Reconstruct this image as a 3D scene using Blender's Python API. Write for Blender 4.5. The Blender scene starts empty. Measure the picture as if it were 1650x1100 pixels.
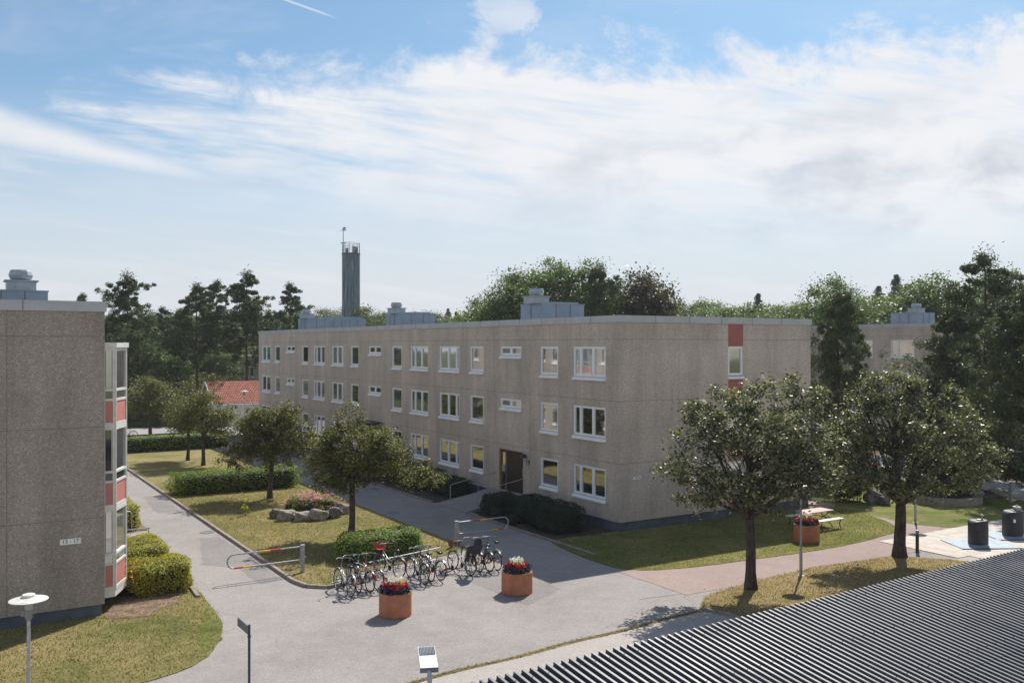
import bpy, bmesh, math, random
import numpy as np
from mathutils import Vector, Matrix
PI = math.pi
R = math.radians
C = bpy.context.scene.collection
H = 8.1; F = 1474.0; HY = 556.0; CX = 825.0        # camera height, focal length and horizon in photo pixels
ANG = math.atan2(.527, .850)                       # the housing block axes
E1 = (math.cos(ANG), math.sin(ANG)); E2 = (-math.sin(ANG), math.cos(ANG))
CORN = (4.64, 39.5)
SUNH = Vector((3.33, 8.3, 9.4)).normalized()       # towards the sun

def G(x, y, z=0.0):
    Y = F*(H-z)/(y-HY); return ((x-CX)/F*Y, Y)
def L(u, v):
    return (CORN[0]+u*E1[0]+v*E2[0], CORN[1]+u*E1[1]+v*E2[1])
def toL(X, Y):
    a, b = X-CORN[0], Y-CORN[1]; return (a*E1[0]+b*E1[1], a*E2[0]+b*E2[1])
def facade_t(x):
    k = (x-CX)/F; return (CORN[0]-CORN[1]*k)/(-E2[0]+E2[1]*k)
def gable_s(x):
    k = (x-CX)/F; return (CORN[1]*k-CORN[0])/(E1[0]-E1[1]*k)

# ------------------------------------------------------------------ object helpers
def tag(o, label=None, cat=None, group=None, kind=None):
    if label: o['label'] = label
    if cat: o['category'] = cat
    if group: o['group'] = group
    if kind: o['kind'] = kind
    return o
def empty(name, loc, rz=0, label=None, cat=None, group=None):
    o = bpy.data.objects.new(name, None); C.objects.link(o)
    o.location = loc; o.rotation_euler = (0, 0, rz); o.empty_display_size = .2
    return tag(o, label, cat, group)
class MB:
    def __init__(s): s.v = []; s.f = []; s.m = []; s.sm = []
    def add(s, vs, fs, mi=0, smooth=False):
        b = len(s.v); s.v += [tuple(p) for p in vs]
        for f in fs: s.f.append(tuple(b+i for i in f)); s.m.append(mi); s.sm.append(smooth)
        return s
    def box(s, x0, y0, z0, x1, y1, z1, mi=0):
        if x0 > x1: x0, x1 = x1, x0
        if y0 > y1: y0, y1 = y1, y0
        vs = [(x0,y0,z0),(x1,y0,z0),(x1,y1,z0),(x0,y1,z0),(x0,y0,z1),(x1,y0,z1),(x1,y1,z1),(x0,y1,z1)]
        return s.add(vs, [(0,3,2,1),(4,5,6,7),(0,1,5,4),(1,2,6,5),(2,3,7,6),(3,0,4,7)], mi)
    def bar(s, a, b, w, h, mi=0):
        a = Vector(a); b = Vector(b); d = (b-a).normalized()
        up = Vector((0,0,1)) if abs(d.z) < .95 else Vector((1,0,0))
        x = d.cross(up).normalized(); z = x.cross(d)
        vs = []
        for p in (a, b):
            for sx, sz in ((-1,-1),(1,-1),(1,1),(-1,1)): vs.append(p+x*sx*w/2+z*sz*h/2)
        return s.add(vs, [(0,1,2,3),(7,6,5,4),(0,4,5,1),(1,5,6,2),(2,6,7,3),(3,7,4,0)], mi)
    def tube(s, pts, rad, n=8, mi=0, closed=False, cap=True):
        pts = [Vector(p) for p in pts]; k = len(pts)
        if not hasattr(rad, '__len__'): rad = [rad]*k
        vs = []; prev = None
        for i, p in enumerate(pts):
            if closed: d = (pts[(i+1) % k]-pts[i-1])
            else: d = pts[min(i+1, k-1)]-pts[max(i-1, 0)]
            if d.length < 1e-9: d = Vector((0,0,1))
            d.normalize()
            if prev is None:
                up = Vector((0,0,1)) if abs(d.z) < .9 else Vector((1,0,0)); x = d.cross(up).normalized()
            else:
                x = prev-d*prev.dot(d)
                x = x.normalized() if x.length > 1e-6 else d.orthogonal().normalized()
            prev = x; y = d.cross(x)
            for j in range(n):
                a = 2*PI*j/n; vs.append(p+(x*math.cos(a)+y*math.sin(a))*rad[i])
        fs = []
        for i in range(k if closed else k-1):
            i2 = (i+1) % k
            for j in range(n):
                j2 = (j+1) % n; fs.append((i*n+j, i*n+j2, i2*n+j2, i2*n+j))
        s.add(vs, fs, mi, True)
        if cap and not closed:
            s.add(vs[:n], [tuple(range(n))[::-1]], mi); s.add(vs[-n:], [tuple(range(n))], mi)
        return s
    def lathe(s, prof, n=32, mi=0, c=(0,0,0), smooth=True, split=True):
        # prof: list of (r, z); each segment its own ring pair so that edges stay crisp
        for (r0, z0), (r1, z1) in zip(prof[:-1], prof[1:]):
            vs = []; fs = []
            for j in range(n):
                a = 2*PI*j/n; ca, sa = math.cos(a), math.sin(a)
                vs += [(c[0]+r0*ca, c[1]+r0*sa, c[2]+z0), (c[0]+r1*ca, c[1]+r1*sa, c[2]+z1)]
            for j in range(n):
                a = 2*j; b = 2*((j+1) % n); fs.append((a, b, b+1, a+1))
            s.add(vs, fs, mi, smooth)
        return s
    def prism(s, poly, z0, z1, mi=0, mit=None, bottom=False):
        n = len(poly)
        area = sum(poly[i][0]*poly[(i+1) % n][1]-poly[(i+1) % n][0]*poly[i][1] for i in range(n))
        if area < 0: poly = poly[::-1]
        vs = [(p[0], p[1], z0) for p in poly]+[(p[0], p[1], z1) for p in poly]
        s.add(vs, [tuple(range(n, 2*n))], mi if mit is None else mit)
        s.add(vs, [(i, (i+1) % n, n+(i+1) % n, n+i) for i in range(n)], mi)
        if bottom: s.add(vs, [tuple(range(n))[::-1]], mi)
        return s
    def xform(s, M):
        s.v = [tuple(M @ Vector(p)) for p in s.v]; return s
    def mesh(s, name, mats):
        me = bpy.data.meshes.new(name); me.from_pydata(s.v, [], s.f)
        for m in mats: me.materials.append(m)
        me.polygons.foreach_set('material_index', s.m); me.polygons.foreach_set('use_smooth', s.sm)
        me.update(); return me
    def build(s, name, mats, parent=None, loc=None, rz=None):
        if not isinstance(mats, (list, tuple)): mats = [mats]
        o = bpy.data.objects.new(name, s.mesh(name, mats)); C.objects.link(o)
        if parent: o.parent = parent
        if loc is not None: o.location = loc
        if rz is not None: o.rotation_euler = (0, 0, rz)
        return o
def link(name, me, parent=None, loc=(0,0,0), rz=0):
    o = bpy.data.objects.new(name, me); C.objects.link(o); o.parent = parent
    o.location = loc; o.rotation_euler = (0, 0, rz); return o
def copy_tree(o, parent=None):
    c = o.copy(); C.objects.link(c); c.parent = parent
    for ch in o.children: copy_tree(ch, c)
    return c

# ------------------------------------------------------------------ material helpers
class NT:
    def __init__(s, tree): s.t = tree; s.n = tree.nodes; s.l = tree.links
    def node(s, typ, props=None, **ins):
        nd = s.n.new(typ)
        for k, v in (props or {}).items(): setattr(nd, k, v)
        for k, v in ins.items():
            key = k.replace('_', ' ')
            s.set(nd.inputs[key], v)
        return nd
    def set(s, sock, v):
        if isinstance(v, bpy.types.NodeSocket): s.l.new(v, sock)
        else: sock.default_value = v
    def m(s, op, a, b=None, c=None, clamp=False):
        nd = s.n.new('ShaderNodeMath'); nd.operation = op; nd.use_clamp = clamp
        s.set(nd.inputs[0], a)
        if b is not None: s.set(nd.inputs[1], b)
        if c is not None: s.set(nd.inputs[2], c)
        return nd.outputs[0]
    def mix(s, f, a, b, bt='MIX'):
        nd = s.n.new('ShaderNodeMix'); nd.data_type = 'RGBA'; nd.blend_type = bt
        s.set(nd.inputs[0], f)
        for i, v in ((6, a), (7, b)):
            if not isinstance(v, bpy.types.NodeSocket): v = (*v, 1) if len(v) == 3 else v
            s.set(nd.inputs[i], v)
        return nd.outputs[2]
    def noise(s, vec, scale, detail=3, rough=.5, dist=0, out=0):
        nd = s.n.new('ShaderNodeTexNoise'); nd.inputs['Scale'].default_value = scale
        nd.inputs['Detail'].default_value = detail; nd.inputs['Roughness'].default_value = rough
        nd.inputs['Distortion'].default_value = dist
        if vec is not None: s.l.new(vec, nd.inputs['Vector'])
        return nd.outputs[out]
    def voro(s, vec, scale, out='Color', feature='F1', rnd=1):
        nd = s.n.new('ShaderNodeTexVoronoi'); nd.feature = feature; nd.inputs['Scale'].default_value = scale
        nd.inputs['Randomness'].default_value = rnd
        if vec is not None: s.l.new(vec, nd.inputs['Vector'])
        return nd.outputs[out]
    def ramp(s, f, stops, interp='LINEAR'):
        nd = s.n.new('ShaderNodeValToRGB'); cr = nd.color_ramp; cr.interpolation = interp
        while len(cr.elements) < len(stops): cr.elements.new(.5)
        for e, (p, c) in zip(cr.elements, stops):
            e.position = p; e.color = (*c, 1) if hasattr(c, '__len__') else (c, c, c, 1)
        s.l.new(f, nd.inputs[0]); return nd.outputs[0]
    def mr(s, v, a, b, c=0, d=1, smooth=True):
        nd = s.n.new('ShaderNodeMapRange'); nd.interpolation_type = 'SMOOTHSTEP' if smooth else 'LINEAR'
        s.set(nd.inputs['Value'], v)
        for k, x in (('From Min', a), ('From Max', b), ('To Min', c), ('To Max', d)): s.set(nd.inputs[k], x)
        return nd.outputs[0]
    def map(s, vec, scale=(1,1,1), rot=(0,0,0)):
        nd = s.n.new('ShaderNodeMapping'); nd.inputs['Scale'].default_value = scale; nd.inputs['Rotation'].default_value = rot
        s.l.new(vec, nd.inputs['Vector']); return nd.outputs[0]
    def bump(s, h, strength=.3, dist=.02):
        nd = s.n.new('ShaderNodeBump'); nd.inputs['Strength'].default_value = strength
        nd.inputs['Distance'].default_value = dist; s.l.new(h, nd.inputs['Height']); return nd.outputs[0]
def newmat(name, col=(.5,.5,.5), rough=.7, metal=0, spec=.5):
    m = bpy.data.materials.new(name); m.use_nodes = True
    t = NT(m.node_tree); b = m.node_tree.nodes['Principled BSDF']
    b.inputs['Base Color'].default_value = (*col, 1); b.inputs['Roughness'].default_value = rough
    b.inputs['Metallic'].default_value = metal; b.inputs['Specular IOR Level'].default_value = spec
    return m, t, b
def oc(t): return t.n.new('ShaderNodeTexCoord').outputs['Object']
def simple(name, col, rough=.6, metal=0, spec=.5, var=.12, scale=3.0, bump=0):
    m, t, b = newmat(name, col, rough, metal, spec)
    n = t.noise(oc(t), scale, 5, .6)
    f = t.mr(n, .3, .7, 1-var, 1+var)
    t.set(b.inputs['Base Color'], t.mix(1.0, (*col, 1), t.node('ShaderNodeCombineColor', None, Red=f, Green=f, Blue=f).outputs[0], 'MULTIPLY'))
    if bump: t.set(b.inputs['Normal'], t.bump(t.noise(oc(t), scale*12, 3), bump, .01))
    return m
def geo_pos(t): return t.n.new('ShaderNodeNewGeometry').outputs['Position']

def mat_aggregate(name, base, dark, light):
    m, t, b = newmat(name, base, .92, 0, .2)
    o = oc(t)
    big = t.noise(o, .35, 4, .6)
    streak = t.noise(t.map(o, (1.3, 1.3, .18)), 1.0, 4, .6)
    v = t.node('ShaderNodeSeparateColor', None, Color=t.voro(o, 34)).outputs[0]
    v2 = t.node('ShaderNodeSeparateColor', None, Color=t.voro(o, 60)).outputs[1]
    c = t.ramp(v, [(0, dark), (.30, base), (.72, base), (.9, light), (1, [min(1, x*1.25) for x in light])])
    c2 = t.ramp(v2, [(0, dark), (.5, base), (1, light)])
    c = t.mix(.4, c, c2)
    sh = t.m('MULTIPLY', t.mr(big, .25, .75, .86, 1.12), t.mr(streak, .3, .7, .87, 1.08))
    c = t.mix(1.0, c, t.node('ShaderNodeCombineColor', None, Red=sh, Green=sh, Blue=sh).outputs[0], 'MULTIPLY')
    t.set(b.inputs['Base Color'], c)
    t.set(b.inputs['Normal'], t.bump(v, .35, .012))
    return m
def mat_asphalt(name, c0, c1, c2, crack=True):
    m, t, b = newmat(name, c0, .93, 0, .15)
    p = geo_pos(t)
    big = t.noise(p, .16, 5, .6, .4); mid = t.noise(p, 1.1, 6, .72)
    fine = t.node('ShaderNodeSeparateColor', None, Color=t.voro(p, 38)).outputs[0]
    c = t.mix(t.mr(big, .3, .7), c0, c1)
    c = t.mix(t.mr(mid, .35, .75, 0, .55), c, c2)
    f = t.mr(fine, 0, 1, .82, 1.16, False)
    c = t.mix(1.0, c, t.node('ShaderNodeCombineColor', None, Red=f, Green=f, Blue=f).outputs[0], 'MULTIPLY')
    if crack:
        pd = t.node('ShaderNodeVectorMath', {'operation': 'ADD'}).outputs[0]
        nd = pd.node; t.l.new(p, nd.inputs[0])
        sc = t.node('ShaderNodeVectorMath', {'operation': 'SCALE'}); t.l.new(t.noise(p, .9, 5, .6, 0, 1), sc.inputs[0]); sc.inputs['Scale'].default_value = 1.6
        t.l.new(sc.outputs[0], nd.inputs[1])
        e = t.voro(pd, .17, 'Distance', 'DISTANCE_TO_EDGE')
        keep = t.mr(t.noise(p, .22, 2), .5, .62)
        k = t.m('MULTIPLY', t.mr(e, .0, .005, .22, 0), keep)
        c = t.mix(k, c, [x*.35 for x in c0])
        # small pale and dark specks, leaves and grit
        s2 = t.voro(p, 2.3, 'Distance')
        c = t.mix(t.mr(s2, .02, .045, .5, 0), c, (.6, .5, .36))
    t.set(b.inputs['Base Color'], c)
    t.set(b.inputs['Normal'], t.bump(fine, .3, .006))
    return m
def mat_grass(name, dry, mid, green, bias=.5, scale=.35):
    m, t, b = newmat(name, dry, .95, 0, .1)
    p = geo_pos(t)
    a = t.noise(p, scale, 6, .65, .6); bb = t.noise(p, 2.3, 5, .7); f = t.noise(p, 26, 3, .7)
    x = t.m('ADD', t.m('MULTIPLY', a, .62), t.m('MULTIPLY', bb, .38))
    c = t.ramp(x, [(bias-.16, green), (bias-.03, mid), (bias+.09, dry), (bias+.24, [q*1.18 for q in dry])])
    g = t.mr(f, .25, .75, .62, 1.3, False)
    c = t.mix(1.0, c, t.node('ShaderNodeCombineColor', None, Red=g, Green=g, Blue=g).outputs[0], 'MULTIPLY')
    t.set(b.inputs['Base Color'], c)
    t.set(b.inputs['Normal'], t.bump(t.m('ADD', f, t.noise(p, 90, 2)), .8, .04))
    return m
def mat_leaf(name, cols, trans=.35, rough=.45, spec=.5, scale=1.2, tint=(1.9, 2.0, .9)):
    m = bpy.data.materials.new(name); m.use_nodes = True
    t = NT(m.node_tree); b = t.n['Principled BSDF']; out = t.n['Material Output']
    rnd = t.n.new('ShaderNodeNewGeometry').outputs['Random Per Island']
    big = t.noise(oc(t), scale, 3)
    x = t.m('ADD', t.m('MULTIPLY', rnd, .6), t.m('MULTIPLY', big, .4))
    k = len(cols)-1
    c = t.ramp(x, [(.15+.7*i/k, cols[i]) for i in range(k+1)])
    t.set(b.inputs['Base Color'], c); b.inputs['Roughness'].default_value = rough
    b.inputs['Specular IOR Level'].default_value = spec
    tr = t.n.new('ShaderNodeBsdfTranslucent')
    t.set(tr.inputs['Color'], t.mix(1.0, c, tint, 'MULTIPLY'))
    mx = t.n.new('ShaderNodeMixShader'); mx.inputs[0].default_value = trans
    t.l.new(b.outputs[0], mx.inputs[1]); t.l.new(tr.outputs[0], mx.inputs[2]); t.l.new(mx.outputs[0], out.inputs['Surface'])
    return m
def mat_bark(name, a, b_):
    m, t, b = newmat(name, a, .95, 0, .1)
    o = oc(t); n = t.noise(t.map(o, (6, 6, 1.4)), 2.5, 5, .65)
    t.set(b.inputs['Base Color'], t.mix(t.mr(n, .35, .65), a, b_)); t.set(b.inputs['Normal'], t.bump(n, .8, .03)); return m

M = {}
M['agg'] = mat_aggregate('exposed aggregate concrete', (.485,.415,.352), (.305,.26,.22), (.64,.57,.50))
M['agg2'] = mat_aggregate('vignette darkened aggregate concrete', (.325,.28,.24), (.20,.17,.145), (.45,.40,.35))  # darker copy of agg for the left block, vignetting put into its colour
M['plinth'] = simple('plinth paint', (.095,.105,.13), .85, var=.25, scale=1.5)
M['fascia'] = simple('sheet metal fascia', (.42,.43,.44), .5, .15, var=.08, scale=1.2)
M['joint'] = simple('panel joint', (.15,.135,.12), .9)
M['white'] = simple('white window frame', (.78,.79,.80), .4, var=.04)
M['white_old'] = simple('painted bay frame', (.62,.61,.58), .5, var=.1, scale=5)
M['red'] = simple('red facade panel', (.34,.105,.095), .7, var=.10, scale=2)
M['salmon'] = simple('salmon bay panel', (.50,.19,.16), .6, var=.08, scale=2)
M['roofpaper'] = simple('roof felt', (.12,.12,.12), .95)
M['duct'] = simple('painted duct metal', (.24,.305,.385), .45, .2, var=.10, scale=1.4)
M['duct_light'] = simple('galvanised duct', (.34,.385,.43), .5, .2, var=.12, scale=3)
M['door'] = simple('dark brown door', (.028,.013,.010), .4, var=.2)
M['black'] = simple('black metal', (.015,.015,.017), .4)
M['rubber'] = simple('rubber', (.02,.02,.02), .85)
M['galv'] = simple('galvanised steel', (.36,.37,.38), .5, .4, var=.18, scale=7)
M['chrome'] = simple('bare aluminium', (.22,.22,.23), .45, .6)
M['post_blue'] = simple('dark blue post paint', (.035,.045,.09), .5)
M['lampgrey'] = simple('lamp grey', (.17,.18,.19), .5, .2)
M['yellow'] = simple('yellow band', (.75,.42,.01), .5)
M['redband'] = simple('red band', (.5,.02,.02), .5)
M['orange_wood'] = simple('door wood trim', (.33,.22,.09), .6)
M['terracotta'] = simple('painted concrete pot', (.43,.165,.085), .75, var=.14, scale=4)
M['soil'] = simple('soil', (.055,.038,.028), .98, var=.35, scale=4, bump=.6)
M['mulch'] = simple('bark mulch', (.19,.12,.085), .98, var=.35, scale=3, bump=.8)
M['rock'] = simple('granite boulder', (.25,.225,.20), .9, var=.45, scale=5, bump=.8)
M['rockdark'] = simple('dark boulder', (.12,.11,.10), .9, var=.45, scale=5, bump=.8)
M['kerb'] = simple('kerb stone', (.26,.22,.19), .9, var=.25, scale=5, bump=.4)
M['slab'] = simple('concrete slabs', (.52,.46,.40), .9, var=.12, scale=2, bump=.3)
M['plate'] = simple('steel platform', (.30,.37,.43), .7, .0, var=.16, scale=3)
M['bin'] = simple('dark bin cladding', (.018,.019,.024), .42, var=.3, scale=2)
M['tablewood'] = simple('pinkish table planks', (.50,.35,.31), .7, var=.12, scale=6)
M['benchwood'] = simple('bench planks', (.70,.64,.57), .6, var=.1, scale=6)
M['asphalt'] = mat_asphalt('asphalt', (.31,.28,.264), (.25,.228,.218), (.36,.33,.31))
M['asphalt_pink'] = mat_asphalt('reddish asphalt', (.34,.258,.232), (.285,.22,.203), (.385,.30,.27))
M['asphalt_pale'] = mat_asphalt('pale asphalt', (.41,.365,.335), (.35,.315,.29), (.44,.40,.37), False)
M['road'] = mat_asphalt('street asphalt', (.34,.32,.31), (.28,.265,.26), (.4,.38,.37), False)
M['lawn'] = mat_grass('dry lawn', (.36,.28,.14), (.25,.225,.09), (.135,.155,.045), .50)
M['lawn_green'] = mat_grass('greener lawn', (.31,.27,.105), (.19,.205,.06), (.10,.14,.03), .52)
M['lawn_dry'] = mat_grass('very dry lawn', (.40,.29,.155), (.30,.23,.105), (.15,.145,.05), .46)
M['forest'] = mat_grass('forest floor', (.12,.10,.045), (.07,.085,.026), (.035,.055,.015), .52, .12)
M['needles'] = mat_grass('needle covered ground', (.21,.125,.065), (.12,.075,.04), (.06,.06,.02), .48, .25)

def mat_glass():
    m, t, b = newmat('window glass', (.02,.025,.03), .04, 0, 1.0)
    ob = t.n.new('ShaderNodeObjectInfo').outputs['Random']
    c = t.ramp(ob, [(0, (.010,.013,.015)), (.5, (.02,.026,.03)), (.72, (.05,.055,.06)), (.80, (.20,.20,.18)), (.92, (.16,.22,.24)), (1, (.34,.33,.29))], 'LINEAR')
    t.set(b.inputs['Base Color'], c); b.inputs['IOR'].default_value = 3.0
    t.set(b.inputs['Normal'], t.bump(t.noise(oc(t), 1.1, 1), .06, .05))
    return m
M['glass'] = mat_glass()
def mat_tile():
    m, t, b = newmat('clay roof tiles', (.45,.13,.07), .8, 0, .3)
    o = oc(t); w = t.n.new('ShaderNodeTexWave'); w.wave_type = 'BANDS'; w.bands_direction = 'Z'; w.inputs['Scale'].default_value = 1.3
    w.inputs['Distortion'].default_value = .3; t.l.new(o, w.inputs['Vector'])
    n = t.node('ShaderNodeSeparateColor', None, Color=t.voro(o, 4.5)).outputs[0]
    c = t.mix(t.mr(n, 0, 1), (.33,.115,.075), (.50,.20,.13))
    c = t.mix(t.mr(w.outputs[0], .0, .3, .55, 0), c, (.12,.03,.02)); t.set(b.inputs['Base Color'], c); return m
M['tile'] = mat_tile()
def mat_tower():
    m, t, b = newmat('weathered tower cladding', (.2,.3,.36), .55, .2, .5)
    o = oc(t); n = t.noise(t.map(o, (2.4, 2.4, .16)), 1.6, 5, .7)
    c = t.ramp(n, [(.36, (.06,.09,.115)), (.52, (.13,.175,.205)), (.66, (.27,.32,.35))])
    t.set(b.inputs['Base Color'], c); return m
M['tower'] = mat_tower()
def mat_sheet():
    m, t, b = newmat('anthracite trapezoid sheet', (.085,.09,.10), .42, .0, .42)
    p = geo_pos(t); n = t.noise(p, .8, 5, .6)
    t.set(b.inputs['Base Color'], t.mix(t.mr(n, .3, .7), (.05,.053,.066), (.07,.074,.088)))
    t.set(b.inputs['Roughness'], t.mr(n, .3, .7, .36, .58)); return m
M['sheet'] = mat_sheet()
M['screw'] = simple('pale grit', (.6,.56,.4), .6)

M['leaf_beam'] = mat_leaf('whitebeam leaves', [(.024,.032,.010), (.050,.062,.018), (.095,.105,.03), (.165,.155,.05), (.27,.23,.09)], .30, .52, .32)
M['leaf_beam2'] = mat_leaf('silvery whitebeam leaves', [(.028,.034,.018), (.058,.066,.034), (.11,.118,.062), (.20,.20,.12), (.33,.32,.23)], .28, .46, .42)
M['leaf_decid'] = mat_leaf('deciduous leaves', [(.035,.055,.018), (.058,.088,.026), (.088,.125,.036), (.13,.165,.052)], .36, .5, .4, .25)
M['leaf_dark'] = mat_leaf('dark brownish leaves', [(.035,.032,.018), (.06,.05,.03), (.085,.075,.045)], .25, .5, .4, .25)
M['needle'] = mat_leaf('pine needles', [(.026,.042,.015), (.046,.068,.022), (.08,.10,.036), (.13,.14,.05)], .16, .55, .35, .3)
M['spruce'] = mat_leaf('spruce needles', [(.013,.026,.010), (.026,.048,.015), (.045,.075,.024)], .16, .55, .35, .5)
M['hedge'] = mat_leaf('hedge leaves', [(.05,.085,.016), (.10,.155,.026), (.18,.245,.04), (.30,.33,.07)], .28, .6, .25, 1.0)
M['hedge_yel'] = mat_leaf('yellow green hedge leaves', [(.10,.11,.015), (.21,.21,.028), (.33,.30,.04), (.46,.38,.06)], .30, .6, .25, 1.0)
M['hedge_dark'] = mat_leaf('dark yew needles', [(.010,.020,.010), (.020,.034,.014), (.036,.050,.018)], .1, .6, .3, 1.0)
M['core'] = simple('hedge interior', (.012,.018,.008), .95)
M['pink'] = mat_leaf('pink roses', [(.62,.27,.28), (.75,.42,.42), (.80,.60,.56)], .3, .6, .2, 1.2, (1.1, 1.0, .95))
M['fl_red'] = mat_leaf('red flowers', [(.42,.01,.02), (.60,.02,.045)], .2, .5, .2, 1.2, (1.1, 1.0, 1.0))
M['fl_white'] = mat_leaf('white flowers', [(.78,.74,.60), (.88,.86,.80)], .2, .6, .2, 1.2, (1, 1, .95))
M['fl_yellow'] = mat_leaf('yellow flowers', [(.72,.42,.05), (.80,.55,.20)], .2, .6, .2)
M['fl_blue'] = mat_leaf('violet blue flowers', [(.012,.010,.05), (.035,.03,.11), (.06,.05,.15)], .15, .6, .2)
M['blade'] = mat_leaf('grass blades', [(.085,.10,.03), (.17,.155,.06), (.30,.23,.12), (.42,.33,.19)], .3, .6, .2, .4)
M['bark'] = mat_bark('grey bark', (.105,.088,.072), (.045,.038,.032))
M['bark_pine'] = mat_bark('pine bark', (.13,.082,.055), (.055,.042,.034))

# ------------------------------------------------------------------ vegetation
def leaf_arrays(rng, cen, size, ratio=.55, up=.35, jit=.35, out=None):
    n = len(cen)
    nrm = rng.normal(size=(n, 3)); nrm[:, 2] = np.abs(nrm[:, 2])+up
    if out is not None: nrm = nrm*.7+out*1.0
    nrm /= np.linalg.norm(nrm, axis=1)[:, None]
    a = rng.normal(size=(n, 3)); a -= nrm*np.sum(a*nrm, 1)[:, None]; a /= np.linalg.norm(a, axis=1)[:, None]
    b = np.cross(nrm, a)
    s = (size*(1+jit*rng.uniform(-1, 1, n)))[:, None]
    v = np.stack([cen-a*s*.5, cen+b*s*ratio*.5, cen+a*s*.5, cen-b*s*ratio*.5], 1).reshape(-1, 3)
    return v
def leaf_mesh(name, verts, mat, extra=None):
    """extra: an MB whose faces come first (slot 1...)"""
    n = len(verts)//4
    vs = []; fs = []; mi = []; sm = []; mats = [mat]
    if extra: vs = list(extra[0].v); fs = list(extra[0].f); mi = [x+1 for x in extra[0].m]; sm = list(extra[0].sm); mats += extra[1]
    b = len(vs)
    vs += verts.tolist(); fs += (np.arange(4*n).reshape(-1, 4)+b).tolist(); mi += [0]*n; sm += [False]*n
    me = bpy.data.meshes.new(name); me.from_pydata(vs, [], fs)
    for m in mats: me.materials.append(m)
    me.polygons.foreach_set('material_index', mi); me.polygons.foreach_set('use_smooth', sm); me.update()
    return me
def bez(p0, p1, p2, k=6):
    return [tuple((1-t)**2*np.array(p0)+2*t*(1-t)*np.array(p1)+t*t*np.array(p2)) for t in np.linspace(0, 1, k)]

def broadleaf(name, seed, trunk_h, r, lobes, clumps, per, size, mat, bark='bark', twigs=True, spread=.34, ratio=.6, forks=None, hollow=.55):
    """trunk mesh + crown mesh, origin at the base. lobes: (x,y,z,rx,ry,rz)"""
    rng = np.random.default_rng(seed); mb = MB()
    lean = rng.uniform(-.04, .04, 2)*trunk_h
    top = (lean[0], lean[1], trunk_h)
    k = 9; ring = np.linspace(0, 1, k)
    mb.tube([(lean[0]*t+math.sin(t*5+seed)*.02, lean[1]*t+math.cos(t*4+seed)*.02, trunk_h*t-.05*(t == 0)) for t in ring],
            [r*(1.35 if t == 0 else 1.12 if t < .13 else 1-.22*t) for t in ring], 12)
    vol = np.array([l[3]*l[4]*l[5] for l in lobes]); vol = vol**.75; vol /= vol.sum()
    cl = []
    for li, lb in enumerate(lobes):
        c = np.array(lb[:3]); q = np.array(lb[3:])
        p1 = (top[0]*.6+c[0]*.4, top[1]*.6+c[1]*.4, top[2]+(c[2]-top[2])*.35+.1)
        lp = bez(top if not forks else forks(li, top), p1, tuple(c), 7)
        rl = r*.62*(.6+.5*vol[li]**.5)
        mb.tube(lp, list(np.linspace(rl, rl*.35, 7)), 8)
        n = max(3, int(clumps*vol[li]))
        for _ in range(n):
            d = rng.normal(size=3); d /= np.linalg.norm(d)
            rad = rng.uniform(hollow, 1.0)**.6
            if rng.random() < .28: rad *= rng.uniform(1.08, 1.42)
            p = c+d*q*rad*(1+.12*rng.normal())+np.array([0, 0, .12*rad*(rng.random() < .3)])
            cl.append((p, li))
            if rng.random() < .55 and twigs:
                st = np.array(lp[rng.integers(3, 7)])
                mb.tube(bez(tuple(st), tuple((st+p)/2+np.array([0, 0, .12*np.linalg.norm(p-st)])), tuple(p), 4), [rl*.3, rl*.2, rl*.13, rl*.06], 5, cap=False)
    P = np.array([c[0] for c in cl])
    idx = rng.integers(0, len(P), clumps*per)
    sc = rng.uniform(.45, 1.45, len(P))[idx][:, None]
    cen = P[idx]+rng.normal(size=(len(idx), 3))*spread*sc*np.array([1, 1, .7])
    dens = rng.random(len(cen)) < (.15+.85*rng.random(len(P)))[idx]
    cen = cen[dens]
    v = leaf_arrays(rng, cen, size, ratio)
    return mb.mesh(name+' trunk', [M[bark]]), leaf_mesh(name+' crown', v, mat)

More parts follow.
